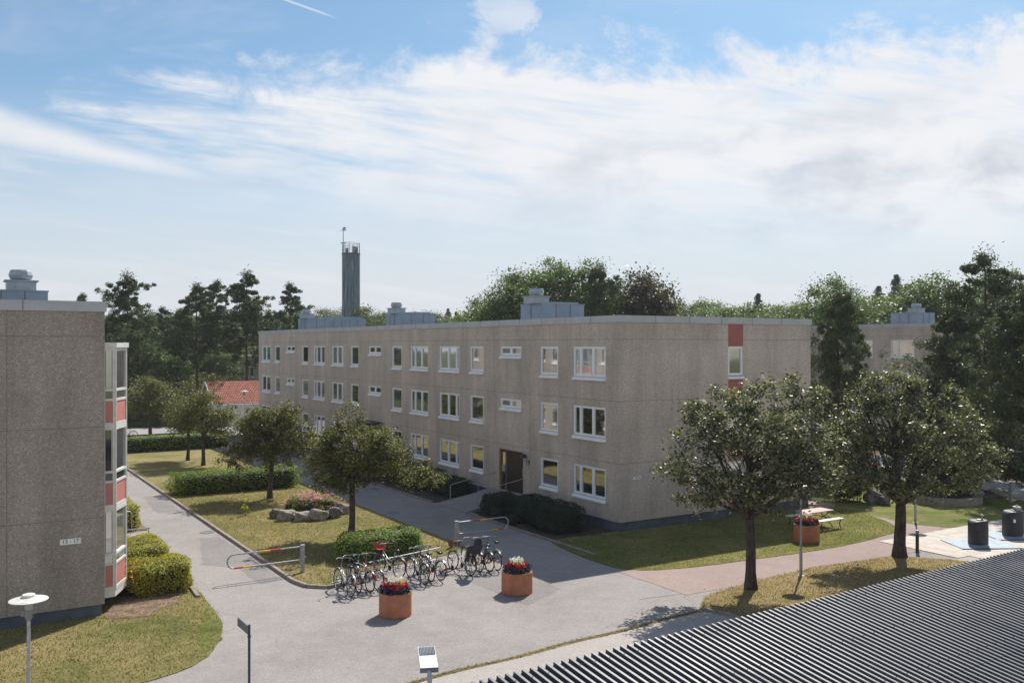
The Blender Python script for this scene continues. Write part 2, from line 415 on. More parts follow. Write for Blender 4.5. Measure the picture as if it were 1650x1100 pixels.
def pine(name, seed, h, r, crown0, cr, nb=42, per=300, size=.30, mat='needle', bare=True):
    rng = np.random.default_rng(seed); mb = MB()
    bend = rng.uniform(-.5, .5, 2)
    def ax(t): return np.array([bend[0]*math.sin(t*2.6)*t, bend[1]*math.sin(t*3.1)*t, h*t])
    ts = np.linspace(0, 1, 14)
    mb.tube([tuple(ax(t)) for t in ts], [r*(1.25 if t == 0 else 1-.88*t) for t in ts], 8)
    cen = []
    for i in range(nb):
        u = (i+rng.random())/nb; t = crown0+(1-crown0)*u*.98
        w = cr*(math.sin(min(1, (1-u)*1.25+.12)*PI*.5)**.8)*(.55+.6*rng.random())*(1 if u > .12 else .5+u*4)
        if bare and rng.random() < .12: continue
        az = rng.uniform(0, 2*PI); base = ax(t)
        rise = rng.uniform(-.12, .65)*w
        tip = base+np.array([math.cos(az)*w, math.sin(az)*w, rise])
        mid = (base+tip)/2+np.array([0, 0, -.08*w])
        mb.tube(bez(tuple(base), tuple(mid), tuple(tip), 5), list(np.linspace(r*.28*(1.1-t), .012, 5)), 5, cap=False)
        k = max(2, int(2+w*2.2))
        for q in range(k):
            f = .40+.62*(q+rng.random()*.7)/k
            pt = base*(1-f)+tip*f+np.array([rng.normal()*.28*w*.5, rng.normal()*.28*w*.5, rng.normal()*.1*w+.05])
            m = int(per/k*(.5+rng.random()))
            cs = rng.uniform(.22, .46)*(.55+.22*w)
            d = rng.normal(size=(m, 3)); d /= np.linalg.norm(d, axis=1)[:, None]
            cen.append(pt+d*(rng.random((m, 1))**.45)*np.array([cs*1.15, cs*1.15, cs*.75]))
    tipc = ax(1.0)+rng.normal(size=(per, 3))*np.array([.35, .35, .4])*cr*.25; cen.append(tipc)
    v = leaf_arrays(rng, np.concatenate(cen), size, .32, up=.1)
    return mb.mesh(name+' trunk', [M['bark_pine']]), leaf_mesh(name+' crown', v, M[mat])

def spruce(name, seed, h, r, cr, nl=26, per=230, size=.26, mat='spruce', crown0=.12):
    rng = np.random.default_rng(seed); mb = MB()
    mb.tube([(0, 0, 0), (0, 0, h*.5), (0, 0, h)], [r, r*.55, .02], 8)
    cen = []
    for i in range(nl):
        u = i/(nl-1); z = h*(crown0+(1-crown0)*u); w = cr*(1-u)**.8+.15
        for b in range(6):
            az = rng.uniform(0, 2*PI); ww = w*rng.uniform(.6, 1.12)
            m = int(per*(.35+.65*(1-u))/2)
            f = rng.random(m)**.6
            c = np.stack([math.cos(az)*ww*f, math.sin(az)*ww*f, z-.22*ww*f**2+.05*ww*f], 1)
            cen.append(c+rng.normal(size=(m, 3))*np.array([.14, .14, .07])*(.5+ww*.35))
    v = leaf_arrays(rng, np.concatenate(cen), size, .35, up=.2)
    return mb.mesh(name+' trunk', [M['bark_pine']]), leaf_mesh(name+' crown', v, M[mat])

def tree(name, meshes, loc, label, cat='tree', rz=0, sc=1.0, group=None, z=0):
    e = empty(name, (loc[0], loc[1], z), rz, label, cat, group); e.scale = (sc, sc, sc) if not hasattr(sc, '__len__') else sc
    link('trunk', meshes[0], e); link('crown', meshes[1], e)
    return e

def sq(a, p): return np.sign(a)*np.abs(a)**p
def hedge(name, seed, loc, sx, sy, sz, rz, label, cat='hedge', mat='hedge', n=9000, size=.075, p=.38, group=None, rough=.05, coremat='core'):
    """clipped bush: superellipsoid shell of leaves over a dark inner mass; origin on the ground"""
    rng = np.random.default_rng(seed)
    def surf(th, ph, k):
        x = sq(np.cos(ph), p)*sq(np.cos(th), p)*sx/2*k; y = sq(np.cos(ph), p)*sq(np.sin(th), p)*sy/2*k
        z = sq(np.sin(ph), p)*sz*.5*k+sz*.5
        return np.stack([x, y, z], -1)
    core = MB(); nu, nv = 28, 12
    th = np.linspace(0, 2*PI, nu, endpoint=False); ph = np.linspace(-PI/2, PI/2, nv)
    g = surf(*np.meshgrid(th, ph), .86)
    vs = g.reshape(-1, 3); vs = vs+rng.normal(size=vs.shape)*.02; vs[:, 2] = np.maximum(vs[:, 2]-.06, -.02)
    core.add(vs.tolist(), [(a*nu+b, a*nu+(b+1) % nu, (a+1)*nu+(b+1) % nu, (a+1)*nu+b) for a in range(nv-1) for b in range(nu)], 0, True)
    # random points on a box, pushed to the superellipsoid so that density is even
    q = rng.uniform(-1, 1, (n*2, 3)); d = rng.integers(0, 3, n*2); w = np.array([sy*sz, sx*sz, sx*sy])
    d = rng.choice(3, n*2, p=w/w.sum()); q[np.arange(n*2), d] = rng.choice([-1, 1], n*2)
    rr = (np.abs(q)**(2/p)).sum(1)**(p/2); q = q/rr[:, None]
    out = sq(q, 2/p-1 if False else 1.0); out = out/np.linalg.norm(out, axis=1)[:, None]
    lump = 1+rough*(np.sin(q[:, 0]*sx*3.1+seed)+np.sin(q[:, 1]*sy*3.7+seed*2)+np.sin(q[:, 2]*5+q[:, 0]*4))*.5
    k = (1-.16*rng.random(len(q))**2)*lump
    c = q*np.array([sx/2, sy/2, sz/2])*k[:, None]; c[:, 2] += sz/2
    c += rng.normal(size=c.shape)*size*.35
    keep = (c[:, 2] > .02) & (rng.random(len(c)) < np.where(q[:, 2] < -.6, .3, .62)); c = c[keep]; out = out[keep]
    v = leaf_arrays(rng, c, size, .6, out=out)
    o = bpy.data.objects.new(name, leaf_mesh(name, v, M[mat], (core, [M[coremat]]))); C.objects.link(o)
    o.location = (loc[0], loc[1], 0); o.rotation_euler = (0, 0, rz)
    return tag(o, label, cat, group)

def rock(name, seed, loc, sx, sy, sz, label, mat='rock', rz=0, group=None, cat='boulder', sink=.12):
    bm = bmesh.new(); bmesh.ops.create_icosphere(bm, subdivisions=4, radius=.5)
    rnd = random.Random(seed); ph = [rnd.uniform(0, 6) for _ in range(9)]
    for v in bm.verts:
        c = v.co.normalized()
        q = [(abs(t)**.72)*(1 if t > 0 else -1) for t in c]
        n = .10*math.sin(c.x*3.3+ph[0])*math.cos(c.y*2.9+ph[1])+.07*math.sin(c.z*5+c.x*4+ph[2])+.035*math.sin(c.y*11+ph[3])*math.sin(c.x*9+ph[4])
        v.co = Vector(q)*.5*(1+n*1.6)
        v.co.x *= sx; v.co.y *= sy; v.co.z = (v.co.z+.5-sink)*sz
    me = bpy.data.meshes.new(name); bm.to_mesh(me); bm.free(); me.materials.append(M[mat])
    for p in me.polygons: p.use_smooth = True
    o = bpy.data.objects.new(name, me); C.objects.link(o); o.location = (*loc, 0) if len(loc) == 2 else loc; o.rotation_euler = (0, 0, rz)
    return tag(o, label, cat, group)

# ------------------------------------------------------------------ ground
def smooth_poly(pts, step=.35, amp=.035, seed=1, closed=True):
    rnd = random.Random(seed); out = []; n = len(pts)
    for i in range(n if closed else n-1):
        a = Vector(pts[i]); b = Vector(pts[(i+1) % n]); d = b-a; k = max(1, int(d.length/step))
        nn = Vector((-d.y, d.x)).normalized() if d.length > 1e-6 else Vector((0, 0))
        for j in range(k):
            out.append(tuple(a+d*j/k+nn*(rnd.gauss(0, amp) if j or amp else 0)))
    if not closed: out.append(tuple(pts[-1]))
    return out
def catmull(pts, k=6, closed=True):
    out = []; n = len(pts)
    rng_ = range(n) if closed else range(n-1)
    for i in rng_:
        P = [Vector(pts[(i+d) % n] if closed else pts[max(0, min(n-1, i+d))]) for d in (-1, 0, 1, 2)]
        for j in range(k):
            t = j/k
            out.append(tuple(.5*((2*P[1])+(-P[0]+P[2])*t+(2*P[0]-5*P[1]+4*P[2]-P[3])*t*t+(-P[0]+3*P[1]-3*P[2]+P[3])*t**3)))
    if not closed: out.append(tuple(pts[-1]))
    return out
def sheet(name, poly, z, mat, skirt=.03, label=None):
    b = MB(); b.prism([tuple(p) for p in poly], z-skirt, z)
    o = b.build(name, M[mat]); return tag(o, kind='structure')
def flat(name, poly, z, mat):
    b = MB(); n = len(poly); area = sum(poly[i][0]*poly[(i+1) % n][1]-poly[(i+1) % n][0]*poly[i][1] for i in range(n))
    if area < 0: poly = poly[::-1]
    b.add([(p[0], p[1], z) for p in poly], [tuple(range(n))]); return tag(b.build(name, M[mat]), kind='structure')
def strip(name, pts, w, z0, z1, mat):
    """a kerb of separate stones along a polyline, as one mesh"""
    b = MB(); pts = smooth_poly(pts, .95, 0, closed=False)
    for i in range(len(pts)-1):
        a = Vector((*pts[i], 0)); c = Vector((*pts[i+1], 0)); d = (c-a).normalized(); n = Vector((-d.y, d.x, 0))*w/2
        a = a+d*.008; c = c-d*.008; dz = random.Random(i).uniform(-.004, .004)
        vs = [a-n, c-n, c+n, a+n]
        b.add([(p.x, p.y, z0) for p in vs]+[(p.x, p.y, z1+dz) for p in vs], [(4,5,6,7), (0,1,5,4), (1,2,6,5), (2,3,7,6), (3,0,4,7)])
    return tag(b.build(name, M[mat]), kind='structure')
def GP(*pp): return [G(x, y) for x, y in pp]
def LP(*pp): return [L(u, v) for u, v in pp]

flat('ground', [(-900, -60), (900, -60), (900, 1400), (-900, 1400)], -.03, 'forest')
flat('asphalt_yard', LP((-48, -45), (60, -45), (60, 0), (-3, 0), (-3, 46), (-19, 46), (-19, 0), (-48, 0)), -.004, 'asphalt')
flat('forecourt_strip', LP((-40, -45), (45, -45), (45, -10.45), (-4.5, -10.45), (-14, -11.1), (-24, -11.83), (-40, -11.83)), .0, 'asphalt_pale')
flat('footpath', smooth_poly(catmull(LP((-4.3, -8.9), (3, -9.0), (14, -9.0), (24, -9.2), (60, -9.4), (60, -2), (24, -3.2), (14, -4.2), (8, -5.2), (0, -5.2), (-4.3, -5.3)), 1), .5, .02), .004, 'asphalt_pink')
flat('street', LP((-60, 46), (8, 46), (8, 64), (-60, 64)), .002, 'road')
# central lawn
LC = LP((-14.5, -.4), (-14.5, 44.5), (-7.0, 44.5), (-7.0, 1.0), (-7.6, .35), (-8.7, .1), (-13.1, -.6), (-13.4, -1.7), (-14.1, -1.75))
sheet('lawn', smooth_poly(LC, .4, .03), .02, 'lawn')
strip('kerb', LP((-14.62, 44), (-14.62, -.6), (-14.45, -1.45), (-13.9, -1.95), (-13.25, -1.85), (-12.9, -.85)), .12, -.02, .10, 'kerb')
# lawn at the gable of the long building, with the planted bed under the windows
LR = GP((1269, 822), (1345, 818), (1400, 830), (1432, 842), (1446, 855), (1420, 864), (1370, 877), (1300, 889), (1200, 903), (1120, 913), (1060, 918), (1010, 917), (965, 907), (905, 883))
LR = [L(.3, .2)]+[p for p in LR]+[L(-3.6, -3.3), L(-3.4, .2)]
LRc = catmull(LR[1:-2], 4, False)
sheet('lawn', smooth_poly([L(12, .3)]+LRc+[L(-3.45, .3)], .4, .02), .02, 'lawn_green')
sheet('planting_bed', LP((-3.4, .31), (0.0, .31), (0, 7.2), (-2.2, 7.3), (-3.4, 6.6)), .035, 'soil')
sheet('planting_bed', LP((-3.4, 11.1), (-2.3, 10.8), (0, 10.7), (0, 52), (-3.4, 52)), .035, 'soil')
strip('kerb', LP((-3.46, 7.4), (-3.46, .4), (-3.5, -2.9)), .10, -.02, .09, 'kerb')
strip('kerb', LP((-3.46, 52), (-3.46, 11.0)), .10, -.02, .09, 'kerb')
# lawn under the two right-hand trees
L3 = LP((-5.0, -10.3), (-3.9, -9.3), (-1.2, -8.75), (2.5, -8.6), (6.2, -9.0), (7.6, -10.6), (8.2, -12.6), (9, -18.4), (-4.6, -18.4), (-4.7, -11.4))
sheet('lawn', smooth_poly(L3, .4, .04), .02, 'lawn_dry')
strip('kerb', LP((-4.75, -18), (-4.8, -11.2), (-5.05, -10.4)), .12, -.02, .09, 'kerb')
# far right lawn, street and woodland floor
R2 = GP((1345, 817), (1410, 831), (1475, 845), (1545, 849), (1620, 838), (1720, 823), (1720, 812), (1655, 806), (1600, 801), (1545, 795), (1420, 776), (1330, 765))
sheet('lawn', smooth_poly(catmull(R2[:6], 4, False)+catmull(R2[6:], 3, False), .4, .03), .02, 'lawn_green')
flat('street', GP((1250, 758), (1330, 764), (1420, 775), (1545, 794), (1600, 800), (1655, 805), (1900, 840), (1900, 800), (1660, 777), (1545, 768), (1420, 755), (1250, 735)), .012, 'asphalt')
flat('woodland_floor', GP((1250, 734), (1420, 754), (1545, 767), (1660, 776), (1900, 799), (1900, 700), (1250, 660)), .016, 'needles')
# small path from the footpath to the gable door
flat('footpath', GP((1446, 857), (1434, 842), (1400, 830), (1345, 817), (1300, 812), (1300, 806), (1350, 812), (1412, 826), (1476, 843), (1520, 850), (1500, 862)), .014, 'asphalt_pink')
# left lawn
LL = GP((358, 1003), (357, 1022), (345, 1045), (318, 1068), (270, 1088), (215, 1103))
LL = [L(-17.7, .5)]+GP((322, 955), (340, 975), (352, 990))+catmull(LL, 4, False)+[(-14.5, 14), (-26, 12), L(-44, -2), L(-44, 2), L(-20.7, 1), L(-20.7, 44), L(-17.2, 44)]
sheet('lawn', smooth_poly(LL, .5, .02), .02, 'lawn')
sheet('planting_bed', smooth_poly(LP((-17.85, 1.0), (-17.6, 7.8), (-19.6, 8), (-20.69, 8), (-20.69, -1.9), (-19.6, -2.2), (-18.6, -1.2)), .4, .05), .032, 'mulch')
sheet('planting_bed', LP((-17.2, 11.4), (-17.2, 22), (-20.69, 22), (-20.69, 11.4)), .032, 'mulch')
flat('footpath', LP((-17.1, 8.4), (-17.1, 10.9), (-20.69, 10.9), (-20.69, 8.4)), .045, 'asphalt')
gs = smooth_poly(catmull(GP((330, 978), (350, 990), (357, 1004), (356, 1022), (345, 1040), (325, 1052), (318, 1030), (326, 1000)), 5), .3, .05)
flat('green_grass_patch', gs, .026, 'lawn_green')
strip('kerb', LP((-17.62, 7.9), (-17.75, 1.0), (-17.85, -.9)), .12, -.02, .09, 'kerb')
# slabs round the waste containers
sb = MB()
rs = random.Random(5)
for i in range(14):
    for j in range(7):
        u, v = 8.0+i*.7, -11.9+j*.7
        if u < 8.6 and j < 2: continue
        z = .02+rs.uniform(0, .006); sb.box(u, v, 0, u+.69, v+.69, z)
o = sb.build('paving_slabs', M['slab'], loc=(CORN[0], CORN[1], 0), rz=ANG); tag(o, kind='structure')

# ------------------------------------------------------------------ buildings
def facade(mb, T, w, z0, z1, holes, depth=.13, mi=0, joints=(), jv=(), jmi=1):
    """T maps (along, out, z) to building-local coordinates; holes = (a0,a1,z0,z1)"""
    xs = sorted(set([0, w]+[h[0] for h in holes]+[h[1] for h in holes]))
    for a, b in zip(xs[:-1], xs[1:]):
        if b-a < 1e-5: continue
        hs = sorted([h for h in holes if h[0] <= a+1e-6 and h[1] >= b-1e-6], key=lambda h: h[2])
        z = z0
        for h in hs+[(0, 0, z1, z1)]:
            if h[2] > z+1e-6: mb.add([T(a, 0, z), T(b, 0, z), T(b, 0, h[2]), T(a, 0, h[2])], [(0, 1, 2, 3)], mi)
            z = h[3]
    for a, b, c, d in holes:
        D = -depth
        mb.add([T(a,0,c), T(a,D,c), T(a,D,d), T(a,0,d)], [(0,1,2,3)], mi); mb.add([T(b,0,c), T(b,D,c), T(b,D,d), T(b,0,d)], [(3,2,1,0)], mi)
        mb.add([T(a,0,c), T(b,0,c), T(b,D,c), T(a,D,c)], [(0,1,2,3)], mi); mb.add([T(a,0,d), T(b,0,d), T(b,D,d), T(a,D,d)], [(3,2,1,0)], mi)
    e = .003
    def quad(a, b, c, d):
        mb.add([T(a,e,c), T(b,e,c), T(b,e,d), T(a,e,d)], [(0,1,2,3)], jmi)
    for zj in joints:
        cuts = sorted([(h[0], h[1]) for h in holes if h[2] < zj < h[3]]); a = 0
        for c in cuts+[(w, w)]:
            if c[0] > a+.02: quad(a, c[0], zj-.007, zj+.007)
            a = max(a, c[1])
    for aj in jv:
        cuts = sorted([(h[2], h[3]) for h in holes if h[0] < aj < h[1]]); z = z0
        for c in cuts+[(z1, z1)]:
            if c[0] > z+.02: quad(aj-.007, aj+.007, z, c[0])
            z = max(z, c[1])

WM = {}
def window_meshes(w, h, bars, mat='white'):
    """frame, glass and sill meshes for a window w x h, bars = mullion positions (fractions); origin at the lower left, -Y outwards"""
    key = (round(w, 2), round(h, 2), tuple(bars), mat)
    if key in WM: return WM[key]
    f = MB(); t = .07; y0, y1 = .02, .10
    f.box(0, y0, 0, w, y1, t); f.box(0, y0, h-t, w, y1, h)
    f.box(0, y0, t, t, y1, h-t); f.box(w-t, y0, t, w, y1, h-t)
    edges = [t]
    for b in bars:
        x = w*b; f.box(x-.055, y0, t, x+.055, y1, h-t); edges += [x-.055, x+.055]
    edges.append(w-t)
    for a, b in zip(edges[::2], edges[1::2]):    # sashes
        s = .035; zz0, zz1 = t, h-t; ya, yb = y0+.012, y1-.01
        f.box(a, ya, zz0, b, yb, zz0+s); f.box(a, ya, zz1-s, b, yb, zz1); f.box(a, ya, zz0+s, a+s, yb, zz1-s); f.box(b-s, ya, zz0+s, b, yb, zz1-s)
    g = MB()
    for a, b in zip(edges[::2], edges[1::2]):
        g.add([(a+.03, .075, t+.03), (b-.03, .075, t+.03), (b-.03, .075, h-t-.03), (a+.03, .075, h-t-.03)], [(0, 1, 2, 3)])
    s = MB()
    s.add([(-.04, -.09, -.12), (w+.04, -.09, -.12), (w+.04, .03, -.004), (-.04, .03, -.004), (-.04, -.09, -.17), (w+.04, -.09, -.17), (w+.04, .0, -.17), (-.04, .0, -.17)],
          [(0, 1, 2, 3), (4, 5, 1, 0), (5, 6, 2, 1), (7, 4, 0, 3)])
    WM[key] = (f.mesh('window frame', [M[mat]]), g.mesh('window glass', [M['glass']]), s.mesh('window sill', [M[mat]]))
    return WM[key]
def place_window(parent, origin, rz, w, h, bars, sill=True):
    f, g, s = window_meshes(w, h, bars)
    o = link('window', f, parent, origin, rz); link('glass', g, o)
    if sill: link('window_sill', s, o)
    return o

def roof_unit(parent, name, x, y, z, lx, ly, hz, cap=(.3, .3), step=None, dirx=1):
    """rooftop ventilation housing with standing seams, collar and cowl; x,y = near-left corner"""
    b = MB(); b.box(x, y, z, x+lx, y+ly, z+hz)
    if step: b.box(x+step[0], y+.1, z+hz, x+lx-.3, y+ly-.1, z+hz+step[1])
    n = max(2, int(lx/.75))
    for i in range(1, n): b.box(x+lx*i/n-.012, y-.02, z, x+lx*i/n+.012, y, z+hz, 1)
    n = max(2, int(ly/.7))
    for i in range(1, n): b.box(x-.02, y+ly*i/n-.012, z, x, y+ly*i/n+.012, z+hz, 1)
    b.box(x-.03, y-.03, z+hz-.04, x+lx+.03, y+ly+.03, z+hz+.012, 0)
    o = b.build(name, [M['duct'], M['joint']], parent)
    cx, cy = x+cap[0], y+cap[1]; c = MB(); s = .49; zc = .36
    c.box(cx-s, cy-s, z+hz+.013, cx+s, cy+s, z+hz+zc, 0); c.box(cx-s-.08, cy-s-.08, z+hz+zc, cx+s+.08, cy+s+.08, z+hz+zc+.05, 0)
    c.build('vent_collar', [M['duct_light']], o)
    c = MB(); zz = z+hz+zc+.05
    prof = [(.26, 0), (.36, .05), (.42, .20), (.38, .34), (.35, .40), (0, .40)]
    c.lathe(prof, 12, 0, (cx, cy, zz), smooth=False); c.build('vent_cowl', [M['duct_light']], o)
    return o

Z1 = 9.4
rows = [(2.02, 0), (4.72, 1), (7.42, 2)]     # glass bottoms are set from the heads below
def heads(i): return 2.64+2.70*i             # window head heights of the three floors
def slab_building(label, loc, length, width, facade_windows, gable_windows=(), z_off=0, fasc=.32, name='apartment_building', back=False, door_cols=(), right_windows=(), plinth_z=.43, jv=None, wall='agg'):
    B = empty(name, (*loc, z_off), ANG, label, 'apartment block')
    w = MB(); z0 = plinth_z; z1 = Z1-.30
    TL = lambda a, o, z: (-o, length-a, z)             # long facade x=0: along runs from the far end to the near corner
    TG = lambda a, o, z: (a, -o, z)                    # gable y=0
    TR = lambda a, o, z: (width+o, a, z)               # other long facade
    TB = lambda a, o, z: (width-a, length+o, z)
    hl = []
    for (t0, t1, hh, bars, fl) in facade_windows: hl.append((length-t1, length-t0, heads(fl)-hh, heads(fl)))
    for (t0, t1, za, zb) in door_cols: hl.append((length-t1, length-t0, za, zb))
    jj = (2.96, 5.66, 8.36)
    jv = jv or [length-q for q in (2.9, 5.35, 7.1, 10.6, 13.6, 16.6, 19.6, 22.3, 25.2, 28.4, 31.5, 34.6, 37.8, 41, 44.2, 47.4, 50.4) if q < length]
    facade(w, TL, length, z0, z1, hl, joints=jj, jv=jv)
    hg = [(a, b, c, d) for a, b, c, d, _ in gable_windows]
    facade(w, TG, width, z0, z1, hg, joints=jj, jv=[q for q in (3.4, 6.7, 9.6) if q < width])
    hr = [(t0, t1, heads(fl)-hh, heads(fl)) for (t0, t1, hh, bars, fl) in right_windows]
    facade(w, TR, length, z0, z1, hr, joints=jj, jv=[q for q in (3.2, 6.4, 9.6, 12.8, 16, 19.2, 22.4, 25.6, 28.8, 32, 35.2, 38.4, 41.6, 44.8, 48) if q < length])
    facade(w, TB, width, z0, z1, [])
    # closure behind the openings
    ins = .131
    w.box(ins, ins, z0+.01, width-ins, length-ins, z1-.01, 2)
    w.build('wall', [M[wall], M['joint'], M['black']], B)
    p = MB(); pi = .07; p.box(pi, pi, -.3, width-pi, length-pi, z0); p.build('plinth', [M['plinth']], B)
    r = MB(); r.box(0, 0, z1, width, length, z1+.12, 1)
    o_ = .05
    for (x0, y0, x1, y1) in ((-o_, -o_, width+o_, .25), (-o_, length-.25, width+o_, length+o_), (-o_, .25, .25, length-.25), (width-.25, .25, width+o_, length-.25)):
        r.box(x0, y0, z1-.001, x1, y1, Z1, 0)
    for i in range(1, int(width/2)): r.box(i*2-.01, -o_-.006, z1, i*2+.01, -o_, Z1+.004, 2)
    for i in range(1, int(length/2)): r.box(-o_-.006, i*2-.01, z1, -o_, i*2+.01, Z1+.004, 2)
    r.build('roof', [M['fascia'], M['roofpaper'], M['joint']], B)
    for (t0, t1, hh, bars, fl) in facade_windows: place_window(B, (0, t1, heads(fl)-hh), -PI/2, t1-t0, hh, bars)
    for (t0, t1, hh, bars, fl) in right_windows: place_window(B, (width, t0, heads(fl)-hh), PI/2, t1-t0, hh, bars)
    for (a, b, c, d, bars) in gable_windows: place_window(B, (a, 0, c), 0, b-a, d-c, bars)
    return B

# --- the long building in the middle
cols = [  # photo x of the left and right jamb, height, bars measured from the left seen from outside
    (422.3, 435.3, 1.36, (.5,)), (442.7, 450.8, 1.36, ()), (461.7, 474.7, .46, (.5,)), (486.7, 496.4, 1.36, ()),
    (505.7, 523.2, 1.36, (.24, .62)), (534.8, 553.8, 1.36, (.44, .84)), (565.4, 577.7, 1.36, ()), (594.3, 613.9, .50, (.5,)),
    (631.8, 647.3, 1.36, ()), (661.8, 690, 1.36, (.24, .62)), (708.2, 740, 1.36, (.44, .84)), (757.8, 779.1, 1.36, ()),
    (806.4, 840, .46, (.5,)), (871, 899.2, 1.36, ()), (924, 976, 1.36, (.22, .61))]
fw = []; doors = []
for i, (xa, xb, hh, bars) in enumerate(cols):
    t1, t0 = facade_t(xa), facade_t(xb)
    for fl in range(3):
        if fl == 0 and hh < .6: continue
        fw.append((t0, t1, hh, bars, fl))
dcol = [(facade_t(843), facade_t(804)), (25.6, 27.9), (41.2, 43.5)]
dcol[1] = (facade_t(614), facade_t(594.3)); dcol[2] = (facade_t(474.7), facade_t(461.7))
dz = (.55, 2.72)
doors = [(a, b, *dz) for a, b in dcol]
g0, g1 = gable_s(1173.5), gable_s(1197)
gw = [(g0, g1, heads(i)-1.36, heads(i), ()) for i in range(3)]
MAIN = slab_building('long grey-brown concrete block in the middle with entrance 19 and red strip on gable', CORN, 53.4, 12.17, fw, gw, door_cols=doors)
pr = MB()
for za, zb in ((.43, heads(0)-1.37), (heads(0)+.01, heads(1)-1.37), (heads(1)+.01, heads(2)-1.37), (heads(2)+.01, 9.09)): pr.box(g0, -.012, za, g1, 0, zb)
pr.build('facade_panel', [M['red']], MAIN)
for di, (a, b) in enumerate(dcol):
    d = MB(); d.box(.12, a+.05, dz[0], .17, b-.05, dz[1]-.05, 0); d.box(.11, a+.75*(b-a), dz[0], .118, a+.78*(b-a), dz[1]-.05, 2)
    d.box(.02, a, dz[0], .12, a+.05, dz[1], 1); d.box(.02, b-.05, dz[0], .12, b, dz[1], 1); d.box(.02, a+.05, dz[1]-.05, .12, b-.05, dz[1], 1)
    dd = d.build('door', [M['door'], M['orange_wood'], M['joint']], MAIN)
    gl = MB(); gl.add([(.115, a+.80*(b-a), dz[0]+.5), (.115, a+.97*(b-a)-.05, dz[0]+.5), (.115, a+.97*(b-a)-.05, dz[1]-.2), (.115, a+.80*(b-a), dz[1]-.2)], [(3, 2, 1, 0)])
    gl.build('door_glass', [M['glass']], dd)
    hd = MB(); hd.box(.06, a+.12, dz[0]+.9, .075, a+.15, dz[0]+1.35, 0); hd.box(.075, a+.12, dz[0]+.93, .12, a+.15, dz[0]+.96); hd.box(.075, a+.12, dz[0]+1.3, .12, a+.15, dz[0]+1.33)
    hd.build('door_handle', [M['galv']], dd)
    if di == 0:
        k = MB(); k.box(.10, b-.42, dz[0]+.95, .119, b-.14, dz[0]+1.3); k.build('door_phone', [M['galv']], dd)
    lp = MB(); lp.tube([(0, a-.28, 2.62), (-.12, a-.28, 2.62)], .02, 8); lp.lathe([(0, .17), (.07, .16), (.14, .08), (.17, 0), (.17, -.03), (0, -.03)], 16, 0, (-.18, a-.28, 2.50)); 
    lp.build('wall_lamp', [M['black']], MAIN)
    # ramp up to the threshold
    r = MB(); r.add([(-3.4, a-.05, -.02), (0, a-.05, -.02), (0, a-.05, dz[0]-.02), (-3.4, a-.05, .03), (-3.4, b+.6, -.02), (0, b+.6, -.02), (0, b+.6, dz[0]-.02), (-3.4, b+.6, .03)],
          [(0, 1, 2, 3), (7, 6, 5, 4), (3, 2, 6, 7), (4, 0, 3, 7)]); r.build('entrance_ramp', [M['asphalt']], MAIN)
# small canopy over the second entrance
cn = MB(); a, b = dcol[1]; cn.box(-1.1, a-.2, 2.83, 0, b+.2, 2.95); cn.build('entrance_canopy', [M['black']], MAIN)

def text_obj(body, size, mat, parent=None, name='sign_text', ext=.004):
    cu = bpy.data.curves.new(name, 'FONT'); cu.body = body; cu.size = size; cu.extrude = ext; cu.align_x = 'CENTER'; cu.align_y = 'CENTER'
    tmp = bpy.data.objects.new('tmp', cu); C.objects.link(tmp)
    bpy.context.view_layer.update(); dg = bpy.context.evaluated_depsgraph_get()
    me = bpy.data.meshes.new_from_object(tmp.evaluated_get(dg)); bpy.data.objects.remove(tmp); me.materials.clear(); me.materials.append(M[mat])
    o = bpy.data.objects.new(name, me); C.objects.link(o); o.parent = parent; return o
M['white_sign'] = simple('white enamel sign', (.80,.80,.78), .35, var=.04)
n = text_obj('19', .42, 'black', MAIN, 'house_number'); n.rotation_euler = (PI/2, 0, -PI/2); n.location = (-.008, facade_t(850.5), 8.1-(745-556)*45.9/F)
def sign_plate(parent, x, z, w, h, body, y=-.02):
    s = MB(); s.box(x-w/2, y, z-h/2, x+w/2, -.004, z+h/2); o = s.build('number_sign', [M['white_sign']], parent)
    t = text_obj(body, h*.95, 'black', o, 'sign_text', .002); t.rotation_euler = (PI/2, 0, 0); t.location = (x, y-.003, z)
sg = gable_s(1026); sign_plate(MAIN, sg, 8.1-(769.5-556)*(CORN[1]+sg*E1[1])/F, .40, .125, '19-23')
# downpipe on the gable's right edge
dp = MB(); dp.tube([(12.24, .12, .3), (12.24, .12, 9.0)], .045, 10); dp.build('downpipe', [M['galv']], MAIN)
def unit_at(px_left, px_corner, px_right, y_top, Y, name='roof_unit', cap=None, step=None):
    k = (px_corner-CX)/F; X = k*Y; u, v = toL(X, Y)
    s = (k*0+((px_right-CX)/F)*Y-X)/(E1[0]-E1[1]*(px_right-CX)/F)
    t = (X-((px_left-CX)/F)*Y)/(-E2[0]+E2[1]*(px_left-CX)/F)
    zt = H+(HY-y_top)*Y/F
    roof_unit(MAIN, name, u, v, Z1-.2, s, t, zt-Z1+.2, cap or (s*.35, t*.5), step)
unit_at(839, 873, 941, 488.5, 48, cap=(.15, .75), step=(.7, .10))
unit_at(621.5, 642.7, 701, 504.5, 66, cap=(.25, .95), step=(1.1, .12))
unit_at(480.4, 496.3, 589.6, 512.6, 80, cap=(.2, .9), step=(2.2, .18))

